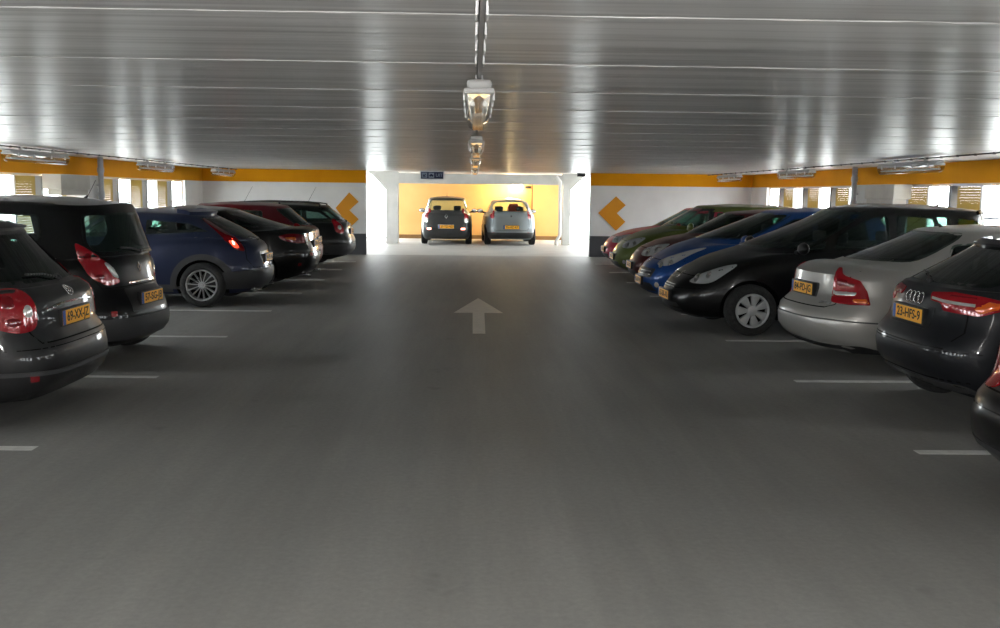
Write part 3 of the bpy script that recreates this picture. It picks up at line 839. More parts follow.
for md in ('BL', 'BR'):
    t = c.patch('tail_light', roundpoly([(.50, .985), (.49, .925), (.34, .92), (.30, .865), (-.10, .85), (-.30, .90), (-.34, .96), (-.1, .99), (.2, 1.005)], .025), md, M_red, .010, step=.05)
    c.stripe('lamp_band', [(.46, .945), (.30, .935), (-.05, .925)], md, M_clear, .018, .014, parent=t)
    c.patch('lamp_segment', roundpoly([(.24, .955), (.24, .985), (-.05, .98), (-.05, .955)], .01), md, M_redd, .014, parent=t, step=.04)
    c.patch('lamp_segment', roundpoly([(-.10, .865), (-.27, .91), (-.30, .95), (-.18, .965), (-.03, .90)], .01), md, M_orange, .014, parent=t, step=.04)
c.patch('plate_panel', roundpoly([(-.34, .71), (.34, .71), (.33, .88), (-.33, .88)], .02), 'B', P_a3, .004)
c.plate(-1, 0, .795, '23-HFS-9')
for k in range(4): c.ring_badge(-.105+.07*k, .925, 'B', .042, .007)
c.patch('badge', [(.50, .925), (.42, .925), (.42, .945), (.50, .945)], 'B', M_chrome, .008)
hatch_seams(c, .64, 1.0, .60); bumper_line(c, .58, .8); c.stripe('bumper_crease', [(-.7, .36), (.7, .36)], 'B', M_gap, .012)
c.patch('bumper', roundpoly([(-.74, .22), (.74, .22), (.68, .34), (-.68, .34)], .04), 'B', M_trim, .008, step=.08)
c.wiper(1.07, .3); c.mirror(); c.handles([2.2, 3.05]); c.doors([1.5, 2.4, 3.2]); common_front(c); c.plate(1, 0, .45, '23-HFS-9')
c.patch('roof_spoiler', roundpoly([(-.54, 1.325), (.54, 1.325), (.52, 1.36), (-.52, 1.36)], .015), 'B', P_a3, .05, step=.1)

# 9 silver saloon
L = 4.35
c = Car('saloon_car', 'silver saloon with short boot and stepped red tail light, the only silver car', 'car', right(10.03, 3.25, L), .07, P_silver, RIGHT,
        L=L, W=1.80, H=1.43, cowl=1.05, rf=1.75, rr_=2.85, rb=3.76, fo=.80, wb=2.50, zc=.98, zs=[(0, .62), (.3, .72), (1.0, .90), (2.5, .95), (3.5, .98), (4.35, .985)],
        zr=[(1.7, -.03), (2.2, 0), (2.6, -.015), (2.95, -.04)], rw=.66, gl=GL, glr=GD, nr=4.2, br=.14,
        side_w=[[(1.45, .12), (2.3, .12), (2.3, .84), (1.92, .84)], [(2.38, .12), (3.12, .14), (2.95, .74), (2.38, .84)]],
        rear_w=[(.62, .06), (.50, .90)], front_w=[(.66, .04), (.54, .92)], grx=[0, .14, .33, .54, .73, .86, .93, 1.],
        ro_t=[.18, .07, .01, 0, .03, .14, .17, .175, .18, .22], deck=.055, wt=[.90, .95, .975, .99, 1.0, .985, .965, .945, .93, .90], gw=.86)
for md in ('BL', 'BR'):
    t = c.patch('tail_light', roundpoly([(.17, .68), (-.10, .665), (-.36, .67), (-.30, .80), (-.20, .90), (.04, .95), (.10, 1.01), (.16, 1.01), (.17, .85)], .02), md, M_red, .014, step=.045)
    c.patch('lamp_reflector', roundpoly([(.155, .735), (-.16, .745), (-.19, .80), (.155, .80)], .012), md, M_clear, .018, parent=t, step=.04)
    c.patch('lamp_segment', roundpoly([(-.12, .68), (-.34, .685), (-.30, .735), (-.12, .73)], .01), md, M_orange, .019, parent=t, step=.04)
    c.patch('lamp_segment', roundpoly([(.13, .83), (-.16, .83), (-.12, .88), (.13, .93)], .01), md, M_redd, .018, parent=t, step=.04)
c.patch('plate_panel', roundpoly([(-.30, .71), (.30, .71), (.29, .85), (-.29, .85)], .015), 'B', M_trim, .003)
c.plate(-1, 0, .78, '84-PD-JG'); c.stripe('boot_seam', [(-.60, .99), (-.56, .66), (-.50, .63), (.50, .63), (.56, .66), (.60, .99)], 'B', M_gap, .009)
c.stripe('bumper_crease', [(-.85, .50), (-.6, .52), (.6, .52), (.85, .50)], 'B', M_trim, .014, .008)
c.patch('bumper', roundpoly([(-.78, .19), (.78, .19), (.74, .27), (-.74, .27)], .03), 'B', M_black, .008, step=.08)
c.patch('badge', [(-.52, .66), (-.40, .66), (-.40, .68), (-.52, .68)], 'B', M_chrome, .006)
c.antenna(2.78, .025, 1.2); c.mirror(); c.handles([2.2, 3.0]); c.doors([1.5, 2.35, 3.15]); common_front(c); c.plate(1, 0, .45, '84-PD-JG')

# 10 black people carrier nose out
L = 4.30
c = Car('people_carrier', 'long black people carrier parked nose out with seven-spoke wheel cover and large clear headlight', 'car', right(12.60, 2.48, L), PI+.05, P_black, RIGHT,
        L=L, W=1.80, H=1.62, cowl=.95, rf=2.25, rr_=4.02, rb=4.2, zc=1.05, fo=.88, wb=2.72, zs=[(0, .60), (.25, .74), (.9, .94), (2.0, 1.0), (4.3, 1.05)],
        zr=[(1.9, -.07), (2.6, 0), (3.4, -.01), (4.05, -.06)], rw=.70, gl=GL, glr=GL, nf=3.4, bf=.20, wheel='cover',
        side_w=[[(1.50, .10), (1.80, .10), (1.84, .34)], [(1.90, .10), (2.62, .10), (2.62, .84), (2.42, .82), (2.0, .45)], [(2.70, .10), (3.42, .10), (3.42, .84), (2.70, .84)], [(3.50, .12), (3.98, .16), (3.88, .80), (3.50, .82)]],
        rear_w=[(.60, .05), (.56, .86)], front_w=[(.70, .03), (.58, .92)],
        fo_t=[.14, .06, .015, 0, .0, .02, .05, .10, .17, .30])
common_front(c, False, lampz=(.62, .80), lamp=[(.26, .625), (-.02, .615), (-.20, .64), (-.36, .73), (-.58, .875), (-.34, .85), (-.02, .765), (.20, .68)], grille=(.24, .52, .60))
c.plate(1, 0, .44, '63-SK-XL'); c.diamond(0, .69, 'F', .055)
c.stripe('bumper_crease', [(-.8, .565), (-.3, .545), (.3, .545), (.8, .565)], 'F', M_gap, .008)
for md in ('BL', 'BR'): c.patch('tail_light', smoothpoly([(.2, .78), (-.2, .84), (-.24, 1.18), (0, 1.05)], 2), md, M_red, .010, step=.05)
c.plate(-1, 0, .64, '63-SK-XL'); hatch_seams(c); c.wiper(1.12, .3); c.mirror(1.45); c.handles([2.5, 3.3], .90); c.doors([1.45, 2.66, 3.46]); c.antenna(3.62, .12, .6)
c.patch('roof_spoiler', roundpoly([(-.58, 1.50), (.58, 1.50), (.56, 1.54), (-.56, 1.54)], .015), 'B', P_black, .06, step=.1)

# 11 bright blue hatchback nose out
L = 4.2
c = Car('hatchback_car', 'bright blue hatchback parked nose out behind the long black people carrier', 'car', right(15.05, 2.58, L), PI, P_peug, RIGHT,
        L=L, W=1.76, H=1.53, cowl=.85, rf=2.0, rr_=3.65, rb=4.0, zc=1.04, fo=.90, wb=2.6, zs=[(0, .64), (.25, .76), (.8, .93), (2.0, .97), (4.2, 1.0)],
        zr=[(1.9, -.05), (2.5, 0), (3.2, -.02), (3.7, -.07)], gl=GL, glr=GL, nf=3.6, bf=.20,
        side_w=[[(1.45, .10), (1.72, .10), (1.75, .30)], [(1.82, .10), (2.45, .10), (2.45, .84), (2.2, .82), (1.86, .45)], [(2.53, .10), (3.3, .10), (3.25, .82), (2.53, .84)]],
        rear_w=[(.60, .05), (.54, .86)], front_w=[(.68, .03), (.56, .92)], fo_t=[.14, .06, .015, 0, .0, .02, .05, .10, .17, .30])
common_front(c, lamp=[(.26, .66), (-.02, .645), (-.2, .69), (-.5, .84), (-.78, .95), (-.44, .90), (-.02, .80), (.20, .735)], grille=(.44, .46, .60), low=(.5, .26, .38))
c.plate(1, 0, .40, '92-RF-PN'); c.ring_badge(0, .70, 'F', .04)
for md in ('BL', 'BR'): c.patch('tail_light', smoothpoly([(.2, .75), (-.2, .78), (-.24, 1.05), (0, 1.02)], 2), md, M_red, .010, step=.05)
hatch_seams(c); c.mirror(1.4); c.handles([2.3, 3.15]); c.doors([1.45, 2.49, 3.3])

# 12 wine red car
L = 4.1
c = Car('hatchback_car', 'wine red car parked nose out between the bright blue hatchback and the olive green car', 'car', right(17.55, 2.83, L), PI, P_wine, RIGHT,
        L=L, W=1.72, H=1.46, cowl=1.02, rf=1.8, rr_=3.5, rb=3.9, zc=1.02, zs=[(0, .68), (.25, .80), (1.0, .92), (2.5, .95), (4.1, .98)], gl=GL, glr=GL, nf=3.8, bf=.16,
        side_w=[[(1.45, .12), (2.3, .12), (2.3, .84), (1.95, .84)], [(2.38, .12), (3.15, .12), (3.1, .82), (2.38, .84)]],
        rear_w=[(.60, .06), (.52, .88)], front_w=[(.66, .04), (.54, .92)])
common_front(c, lampz=(.64, .84)); c.plate(1, 0, .45, '76-GN-DR')
for md in ('BL', 'BR'): c.patch('tail_light', smoothpoly([(.2, .75), (-.2, .78), (-.24, 1.0), (0, 1.02)], 2), md, M_red, .010, step=.05)
hatch_seams(c); c.mirror(); c.handles([2.2, 3.0]); c.doors([1.5, 2.34, 3.2])

# 13 olive green car
L = 4.35
c = Car('hatchback_car', 'olive green car with clear side windows parked nose out beyond the wine red car', 'car', right(20.0, 2.86, L), PI, P_green, RIGHT,
        L=L, W=1.74, H=1.53, cowl=1.0, rf=1.78, rr_=3.75, rb=4.15, zc=1.06, zs=[(0, .66), (.25, .82), (1.0, .98), (2.5, .99), (4.35, 1.0)], gl=GC, glr=GC,
        zr=[(1.7, -.03), (2.4, 0), (3.3, -.015), (3.8, -.06)], nf=3.8, bf=.16,
        side_w=[[(1.35, .10), (2.15, .10), (2.15, .84), (1.82, .84)], [(2.23, .10), (2.98, .10), (2.98, .84), (2.23, .84)], [(3.06, .12), (3.75, .16), (3.6, .76), (3.06, .82)]],
        rear_w=[(.60, .06), (.52, .88)], front_w=[(.66, .04), (.56, .92)])
common_front(c, lampz=(.64, .84)); c.plate(1, 0, .45, '20-VD-BS')
for md in ('BL', 'BR'): c.patch('tail_light', smoothpoly([(.2, .75), (-.2, .78), (-.24, 1.05), (0, 1.02)], 2), md, M_red, .010, step=.05)
hatch_seams(c); c.mirror(); c.handles([2.05, 2.9]); c.doors([1.4, 2.19, 3.02])

# 14 cherry red car farthest on the right
L = 4.2
c = Car('hatchback_car', 'cherry red car nose showing past the olive green car, beside the right orange wall arrow', 'car', right(22.6, 3.02, L), PI, P_pink, RIGHT,
        L=L, W=1.74, H=1.44, cowl=1.15, rf=1.95, rr_=3.5, rb=4.0, zc=.99, zs=[(0, .68), (.25, .78), (1.0, .90), (2.5, .93), (4.2, .96)], gl=GL, glr=GL, nf=3.8, bf=.16,
        side_w=[[(1.6, .12), (2.4, .12), (2.4, .84), (2.08, .84)], [(2.48, .12), (3.2, .12), (3.15, .82), (2.48, .84)]],
        rear_w=[(.60, .06), (.52, .88)], front_w=[(.66, .04), (.54, .92)])
common_front(c, lampz=(.62, .80)); c.plate(1, 0, .45, '31-HB-TJ')
for md in ('BL', 'BR'): c.patch('tail_light', smoothpoly([(.2, .75), (-.2, .78), (-.24, 1.0), (0, 1.02)], 2), md, M_red, .010, step=.05)
hatch_seams(c); c.mirror(); c.handles([2.3, 3.05]); c.doors([1.6, 2.44, 3.25])

# --- the two cars against the yellow wall ------------------------------------
L = 3.95
c = Car('people_carrier', 'slate grey people carrier seen from behind against the yellow wall, dark plate, diamond badge', 'car', (-.90, 31.95+L/2, 0), PI/2, P_scenic, None,
        L=L, W=1.70, H=1.58, cowl=.85, rf=1.7, rr_=3.55, rb=3.80, fo=.80, wb=2.40, zc=1.05, zs=[(0, .66), (.25, .80), (.9, .98), (2.5, 1.0), (4, 1.04)], rw=.68, gl=GC, glr=GC, nr=6.5, br=.04,
        side_w=[[(1.3, .12), (2.2, .12), (2.2, .84), (1.8, .84)], [(2.28, .12), (3.0, .12), (2.98, .84), (2.28, .84)], [(3.08, .14), (3.45, .2), (3.3, .8), (3.08, .82)]],
        rear_w=[(.64, .12), (.56, .86)], front_w=[(.66, .04), (.56, .92)], zr=[(1.6, -.05), (2.3, 0), (3.0, -.01), (3.6, -.05)])
for md in ('BL', 'BR'):
    t = c.patch('tail_light', roundpoly([(.13, .86), (-.14, .86), (-.16, 1.20), (-.02, 1.18), (.08, 1.06)], .03), md, M_red, .012, step=.05)
    c.patch('lamp_reflector', roundpoly([(.14, .74), (-.14, .74), (-.14, .86), (.14, .86)], .02), md, M_clear, .012, parent=t, step=.05)
    c.patch('rear_reflector', roundpoly([(.34, .50), (.16, .50), (.16, .56), (.34, .56)], .02), md, M_glintcore, .010, step=.05, label='bumper reflector with glint painted in')  # reflector, not a lamp: its glint is painted in as emission
c.plate(-1, 0, .60, '27-TZ-ND', frame=M_chrome); c.diamond(0, .93, 'B', .075); hatch_seams(c, .64, 1.05, .52); c.wiper(1.10, .3); c.antenna(3.0, .10, .4)
c.mirror(1.3, 1.05, M_black); c.handles([2.05, 2.9]); c.doors([1.3, 2.24, 3.04]); common_front(c)

L = 3.9
c = Car('hatchback_car', 'blue-grey rounded hatchback seen from behind against the yellow wall, bright yellow plate and black bumper', 'car', (1.18, 31.95+L/2, 0), PI/2+.03, P_modus, None,
        L=L, W=1.72, H=1.55, cowl=.85, rf=1.7, rr_=3.35, rb=3.74, fo=.80, wb=2.35, zc=1.05, zs=[(0, .66), (.25, .80), (.9, .98), (2.5, 1.0), (4, 1.04)], rw=.62, gl=GC, glr=GC, nr=5., br=.08, crown=.07,
        side_w=[[(1.3, .12), (2.2, .12), (2.2, .84), (1.8, .84)], [(2.28, .12), (3.0, .12), (2.9, .80), (2.28, .84)]],
        rear_w=[(.50, .10), (.62, .28), (.60, .6), (.46, .88)], front_w=[(.66, .04), (.56, .92)], zr=[(1.6, -.05), (2.3, 0), (3.0, -.03), (3.5, -.08)])
for md in ('BL', 'BR'):
    t = c.patch('tail_light', smoothpoly([(.12, .86), (-.12, .90), (-.22, 1.15), (-.04, 1.12), (.16, .96)], 2), md, M_red, .012, step=.05)
c.plate(-1, 0, .60, '95-HZ-KP'); hatch_seams(c, .60, 1.05, .50); c.diamond(0, .96, 'B', .045, M_trim); c.antenna(2.9, .12, .4)
c.patch('bumper', roundpoly([(-.80, .24), (.80, .24), (.78, .42), (-.78, .42)], .04), 'B', M_black, .02, step=.08)
reflectors(c, .40, .18, M_red, .12, .03); c.mirror(1.3, 1.05, M_black); c.handles([2.05, 2.9]); c.doors([1.3, 2.24, 3.04]); common_front(c)
# red child seat behind the rear window
M_redcloth = noisy('red_cloth', (.9, .08, .02), (.95, .13, .04), 20, .8, .05)
bm = bmesh.new(); box(bm, -.06, .06, -.17, .17, 0, .38, bev=.05, seg=3); box(bm, -.30, .04, -.17, .17, -.02, .07, bev=.03); box(bm, -.16, .04, -.21, -.13, .06, .30, bev=.03); box(bm, -.16, .04, .13, .21, .06, .30, bev=.03)
o = bm_obj('child_seat', bm, M_redcloth, None, True, 40); o.location = (1.36, 33.22, .98); o.rotation_euler = (0, .0, PI/2)
tag(o, 'red child seat showing through the rear window of the blue-grey hatchback', 'child seat')

# ------------------------------------------------------------------ the garage
XL, XR, YF, YB, ZC = -7.31, 7.60, 26.6, -5.0, 2.28
# floor: power-floated concrete, slightly shiny
def floor_mat():
    m = mat('concrete_floor', (.2, .2, .19), .42); nt = m.node_tree; N = nt.nodes; L = nt.links; b = N['Principled BSDF']
    tc = N.new('ShaderNodeTexCoord')
    def noise(scale, st, det=6, rough=.6):
        mp = N.new('ShaderNodeMapping'); mp.inputs['Scale'].default_value = st
        n = N.new('ShaderNodeTexNoise'); n.inputs['Scale'].default_value = scale; n.inputs['Detail'].default_value = det; n.inputs['Roughness'].default_value = rough
        L.new(tc.outputs['Object'], mp.inputs[0]); L.new(mp.outputs[0], n.inputs['Vector']); return n
    a = noise(.45, (1, .7, 1)); f = noise(28, (1, 1, 1), 8, .7); s = noise(1.1, (2.2, .16, 1), 5, .65); d = noise(2.1, (1, 1, 1), 3)
    def ramp(src, p0, p1, c0, c1):
        r = N.new('ShaderNodeValToRGB'); r.color_ramp.elements[0].position = p0; r.color_ramp.elements[1].position = p1
        r.color_ramp.elements[0].color = (*c0, 1); r.color_ramp.elements[1].color = (*c1, 1); L.new(src.outputs['Fac'], r.inputs[0]); return r
    def mul(x, y, fac=1.):
        k = N.new('ShaderNodeMix'); k.data_type = 'RGBA'; k.blend_type = 'MULTIPLY'; k.inputs[0].default_value = fac
        L.new(x, k.inputs[6]); L.new(y, k.inputs[7]); return k.outputs[2]
    base = ramp(a, .3, .75, FLOOR_A, FLOOR_B)
    fine = ramp(f, .3, .7, (.86, .86, .86), (1.08, 1.08, 1.07)); tyre = ramp(s, .40, .62, (.86, .86, .87), (1, 1, 1)); spots = ramp(d, .22, .33, (.72, .72, .72), (1, 1, 1))
    c = mul(mul(mul(base.outputs[0], fine.outputs[0]), tyre.outputs[0]), spots.outputs[0]); L.new(c, b.inputs['Base Color'])
    rr = N.new('ShaderNodeMapRange'); rr.inputs[3].default_value = .48; rr.inputs[4].default_value = .66; L.new(a.outputs['Fac'], rr.inputs[0]); L.new(rr.outputs[0], b.inputs['Roughness'])
    bp = N.new('ShaderNodeBump'); bp.inputs['Strength'].default_value = .12; bp.inputs['Distance'].default_value = .004; L.new(f.outputs['Fac'], bp.inputs['Height']); L.new(bp.outputs[0], b.inputs['Normal'])
    return m
FLOOR_A, FLOOR_B = (.245, .242, .230), (.325, .320, .303)
M_floor = floor_mat()
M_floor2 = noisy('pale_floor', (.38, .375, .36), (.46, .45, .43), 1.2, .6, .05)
def ceil_mat():
    m = mat('painted_concrete_slabs', (.42, .42, .41), .3); nt = m.node_tree; N = nt.nodes; L = nt.links; b = N['Principled BSDF']
    b.inputs['Specular IOR Level'].default_value = .05
    tc = N.new('ShaderNodeTexCoord')
    def noise(st, sc, det=4):
        mp = N.new('ShaderNodeMapping'); mp.inputs['Scale'].default_value = st
        n = N.new('ShaderNodeTexNoise'); n.inputs['Scale'].default_value = sc; n.inputs['Detail'].default_value = det
        L.new(tc.outputs['Object'], mp.inputs[0]); L.new(mp.outputs[0], n.inputs['Vector']); return n
    n1 = noise((.10, 4.2, 1), 1.6, 3); n2 = noise((.35, 9, 1), 2.2, 5); n3 = noise((.15, 2.5, .6), 1, 2)
    cr = N.new('ShaderNodeValToRGB'); e = cr.color_ramp.elements; e[0].position = .36; e[1].position = .56; e[0].color = (.29, .29, .288, 1); e[1].color = (.53, .53, .525, 1)
    mx = N.new('ShaderNodeMath'); mx.operation = 'ADD'; m2 = N.new('ShaderNodeMath'); m2.operation = 'MULTIPLY'; m2.inputs[1].default_value = .5
    L.new(n1.outputs['Fac'], mx.inputs[0]); L.new(n2.outputs['Fac'], mx.inputs[1]); L.new(mx.outputs[0], m2.inputs[0]); L.new(m2.outputs[0], cr.inputs[0]); L.new(cr.outputs[0], b.inputs['Base Color'])
    b1 = N.new('ShaderNodeBump'); b1.inputs['Strength'].default_value = .5; b1.inputs['Distance'].default_value = .008; L.new(n1.outputs['Fac'], b1.inputs['Height'])
    b2 = N.new('ShaderNodeBump'); b2.inputs['Strength'].default_value = .25; b2.inputs['Distance'].default_value = .003; L.new(n2.outputs['Fac'], b2.inputs['Height']); L.new(b1.outputs[0], b2.inputs['Normal'])
    L.new(b2.outputs[0], b.inputs['Normal'])
    rr = N.new('ShaderNodeMapRange'); rr.inputs[3].default_value = .26; rr.inputs[4].default_value = .33; L.new(n3.outputs['Fac'], rr.inputs[0]); L.new(rr.outputs[0], b.inputs['Roughness'])
    return m
M_ceil = ceil_mat()
M_joint = noisy('slab_joint_filler', (.38, .38, .38), (.80, .80, .79), 2.2, .4, .4, (1.2, 12, 1))
M_white = noisy('white_painted_wall', (.78, .77, .755), (.85, .84, .825), 2, .6, .05)
M_white2 = noisy('white_concrete', (.62, .62, .60), (.72, .71, .69), 3, .6, .1)
M_dado = noisy('dark_grey_dado', (.075, .078, .085), (.10, .10, .11), 3, .55, .05)
M_orange_w = noisy('orange_paint', (.74, .30, .004), (.80, .34, .006), 2, .75, .05, spec=.15)
M_arrow = noisy('orange_sign_paint', (.78, .31, .008), (.82, .34, .012), 3, .45, .03)
M_yellow = noisy('yellow_wall_paint', (.82, .46, .16), (.86, .51, .19), 1.5, .55, .04)
M_plinth = noisy('brown_plinth', (.20, .10, .03), (.26, .14, .05), 4, .6, .05)
M_line = noisy('worn_white_line_paint', (.58, .58, .56), (.78, .78, .76), 9, .5, .08, spec=.4)
M_arrowp = noisy('worn_arrow_paint', (.58, .56, .52), (.76, .73, .68), 7, .5, .08, (1, 3, 1))
M_frame = mat('window_frame_white', (.75, .76, .76), .4)
M_frameg = mat('window_frame_grey', (.23, .24, .25), .45)
M_pane = glass('window_glass', (.93, .95, .95))
M_pipe = noisy('grey_pipe', (.40, .40, .42), (.48, .48, .50), 5, .35, .02)
M_corb = noisy('pale_concrete', (.50, .48, .43), (.58, .56, .50), 4, .7, .1)

def louvre_mat():
    m = bpy.data.materials.new('yellow_louvre'); m.use_nodes = True; nt = m.node_tree; N = nt.nodes; L = nt.links
    N.remove(N['Principled BSDF']); out = N['Material Output']
    d = N.new('ShaderNodeBsdfDiffuse'); t = N.new('ShaderNodeBsdfTranslucent'); mx = N.new('ShaderNodeMixShader'); mx.inputs[0].default_value = .45
    no = N.new('ShaderNodeTexNoise'); no.inputs['Scale'].default_value = 1.3; tc = N.new('ShaderNodeTexCoord'); L.new(tc.outputs['Object'], no.inputs['Vector'])
    cr = N.new('ShaderNodeValToRGB'); cr.color_ramp.elements[0].color = (.46, .35, .12, 1); cr.color_ramp.elements[1].color = (.60, .49, .20, 1); L.new(no.outputs['Fac'], cr.inputs[0])
    L.new(cr.outputs[0], d.inputs[0]); t.inputs[0].default_value = (.095, .074, .024, 1)
    L.new(d.outputs[0], mx.inputs[1]); L.new(t.outputs[0], mx.inputs[2]); L.new(mx.outputs[0], out.inputs[0]); return m
M_louv = louvre_mat()

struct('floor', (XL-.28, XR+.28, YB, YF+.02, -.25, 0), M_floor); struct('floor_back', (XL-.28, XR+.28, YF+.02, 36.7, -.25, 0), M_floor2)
# ceiling slabs, 1.2 m wide, with a filled joint standing a little proud of each groove
bm = bmesh.new(); y = YB; J0 = 3.28
ys = []
k = -8
while J0+1.2*k < YF+.1:
    if J0+1.2*k > YB: ys.append(J0+1.2*k)
    k += 1
edges = [YB]+ys+[YF+.2]
for a, b in zip(edges, edges[1:]):
    box(bm, XL-.3, XR+.3, a+.002, b-.002, ZC, ZC+.3, bev=.002, seg=1)
for i, yy in enumerate(ys):
    # uneven smear of filler along the joint
    w = (.006, .003, .004, .0025)[i % 4]*(3.6 if abs(yy-J0) < .1 else 1.5 if abs(yy-J0-1.2) < .1 else 1)
    n = 160; prev = None
    for j in range(n+1):
        x = XL-.25+(XR-XL+.5)*j/n; ww = w*(.3+1.4*random.random()); z = ZC-.0015-.002*random.random()
        q = [bm.verts.new((x, yy-ww, ZC+.005)), bm.verts.new((x, yy-ww*.6, z)), bm.verts.new((x, yy+ww*.6, z)), bm.verts.new((x, yy+ww, ZC+.005))]
        if prev:
            for t in range(3): bm.faces.new((prev[t], q[t], q[t+1], prev[t+1])).material_index = 1
        prev = q
o = bm_obj('ceiling', bm, [M_ceil, M_joint], None); o['kind'] = 'structure'
struct('ceiling_back', (XL-.28, XR+.28, YF+.2, 36.7, ZC+.10, ZC+.4), M_white)

# far wall, in two halves with the opening between
OL, OR = -2.92, 3.18
for nm, x0, x1 in (('wall_far_left', XL-.3, OL), ('wall_far_right', OR, XR+.3)):
    struct(nm, (x0, x1, YF, YF+.2, 0, ZC+.1), M_white)
struct('trim_1', (XL, OL, YF-.012, YF, 1.94, ZC), M_orange_w); struct('trim_2', (OR, XR, YF-.012, YF, 1.94, ZC), M_orange_w)
struct('baseboard_left', (XL, OL, YF-.010, YF, 0, .57), M_dado); struct('baseboard_right', (OR, XR, YF-.010, YF, 0, .57), M_dado)
struct('wall_back', (XL-.3, XR+.3, YB-.2, YB, 0, ZC+.1), M_white)

# side walls: parapet, orange beam, then window / louvre bays
win_n = 0
def side(nm, xi, sg, yel_far, pitch, yel_w, yend):
    global win_n
    xo = xi+sg*.28
    a, b = min(xi, xo), max(xi, xo)
    struct('wall_'+nm, (a, b, YB, YF, 0, .80), M_white)
    struct('beam_'+nm, (a, b, YB, YF, 1.94, ZC), M_orange_w)['kind'] = 'structure'
    struct('wall_'+nm+'_end', (a, b, yend, YF, .80, 1.94), M_white)
    k = 0; y1 = yend
    while y1 > YB+.2:
        y0 = yel_far-pitch*(k+1)         # this bay runs y0..y1: glazing far, louvre near
        gl0 = yel_far-pitch*k            # far edge of louvre
        lo = gl0-yel_w
        top = y1
        win_n += 1
        root = struct('window_%d' % win_n, (xi+sg*.10-.03, xi+sg*.10+.03, max(lo, YB), top, .80, .85), M_frame)
        def ch(n, dims, m): return struct(n, dims, m, root)
        xc = xi+sg*.10
        ch('window_frame', (xc-.03, xc+.03, max(lo, YB), top, 1.90, 1.94), M_frame)
        gy0, gy1 = gl0, top
        if gy1-gy0 > .1:
            for yy in (gy0, gy1-.05): ch('window_frame', (xc-.03, xc+.03, yy, yy+.05, .85, 1.90), M_frame)
            ch('transom', (xc-.02, xc+.02, gy0+.05, gy1-.05, 1.40, 1.43), M_frame)
            ch('pane', (xc-.003, xc+.003, gy0+.05, gy1-.05, .85, 1.90), M_pane)
        # grey mullion on the side next to the glazing, then the louvre panel
        ch('mullion', (xi-.0 if sg > 0 else xi-.14, xi+.14 if sg > 0 else xi, gl0-.09, gl0, .85, 1.90), M_frameg)
        bm = bmesh.new()
        y_a, y_b = max(lo, YB)+.0, gl0-.09
        z = .87
        while z < 1.89:
            prism(bm, [(xc-.012, z), (xc-.006, z), (xc+.016, z+.042), (xc+.010, z+.042)], 'y', y_a, y_b)
            z += .0424
        bm_obj('louvre', bm, M_louv, root)
        y1 = lo; k += 1
side('left', XL, -1, 23.94, 1.775, .86, 25.0)
side('right', XR, 1, 24.20, 1.745, .86, 25.2)

# columns on the side walls with downpipe and box
cn = 0
for nm, xi, sg, yy in (('left', XL, -1, 18.0), ('right', XR, 1, 18.0), ('left', XL, -1, 10.8), ('right', XR, 1, 10.8), ('left', XL, -1, 3.6), ('right', XR, 1, 3.6)):
    d = -sg; x1 = xi+d*.30
    o = struct('column_'+nm, (min(xi+sg*.1, x1), max(xi+sg*.1, x1), yy, yy+.5, 0, 1.94), M_white2, bev=.01); o['kind'] = 'structure'
    if yy < 17: continue
    xa, xb = sorted((xi+d*.02, xi+d*.34))
    bm = bmesh.new(); box(bm, xa, xb, yy-1.25, yy+.0, 1.68, 1.94, bev=.015); box(bm, min(xa, xb)+.04, xb-.04, yy-1.15, yy+.0, 1.58, 1.68, bev=.01)
    o = bm_obj('duct_box', bm, M_corb, None, True, 35)
    tag(o, 'pale box fixed under the orange beam beside the %s wall downpipe' % nm, 'box', 'boxes under the side beams')
    bm = bmesh.new(); px = xi+d*.38; py = yy+.42
    cyl(bm, (px, py, 0), (px, py, ZC), .05, 20)
    for z in (.9, 1.55, 2.0): cyl(bm, (px, py, z), (px, py, z+.09), .062, 20)
    for z in (.5, 1.75): box(bm, min(px, xi+d*.26), max(px, xi+d*.26), py-.015, py+.015, z, z+.03)
    o = bm_obj('downpipe', bm, M_pipe, None, True, 40); tag(o, 'grey vertical drainpipe in front of the orange beam on the %s wall' % nm, 'pipe', 'drainpipes')

# wall arrows
for nm, P, lab in (('right', [(3.40, 1.20), (3.88, 1.66), (4.15, 1.42), (3.91, 1.20), (4.15, .97), (3.90, .72)], 'orange arrow painted on the far wall right of the opening, pointing left'),
                   ('left', [(-3.74, 1.26), (-3.37, 1.68), (-3.12, 1.43), (-3.37, 1.20), (-3.12, .96), (-3.36, .73)], 'orange arrow on the far wall left of the opening, partly behind the dark estate car')):
    bm = bmesh.new(); prism(bm, P, 'y', YF-.016, YF-.0005)
    tag(bm_obj('wall_arrow', bm, M_arrow, None), lab, 'arrow sign', 'orange wall arrows')

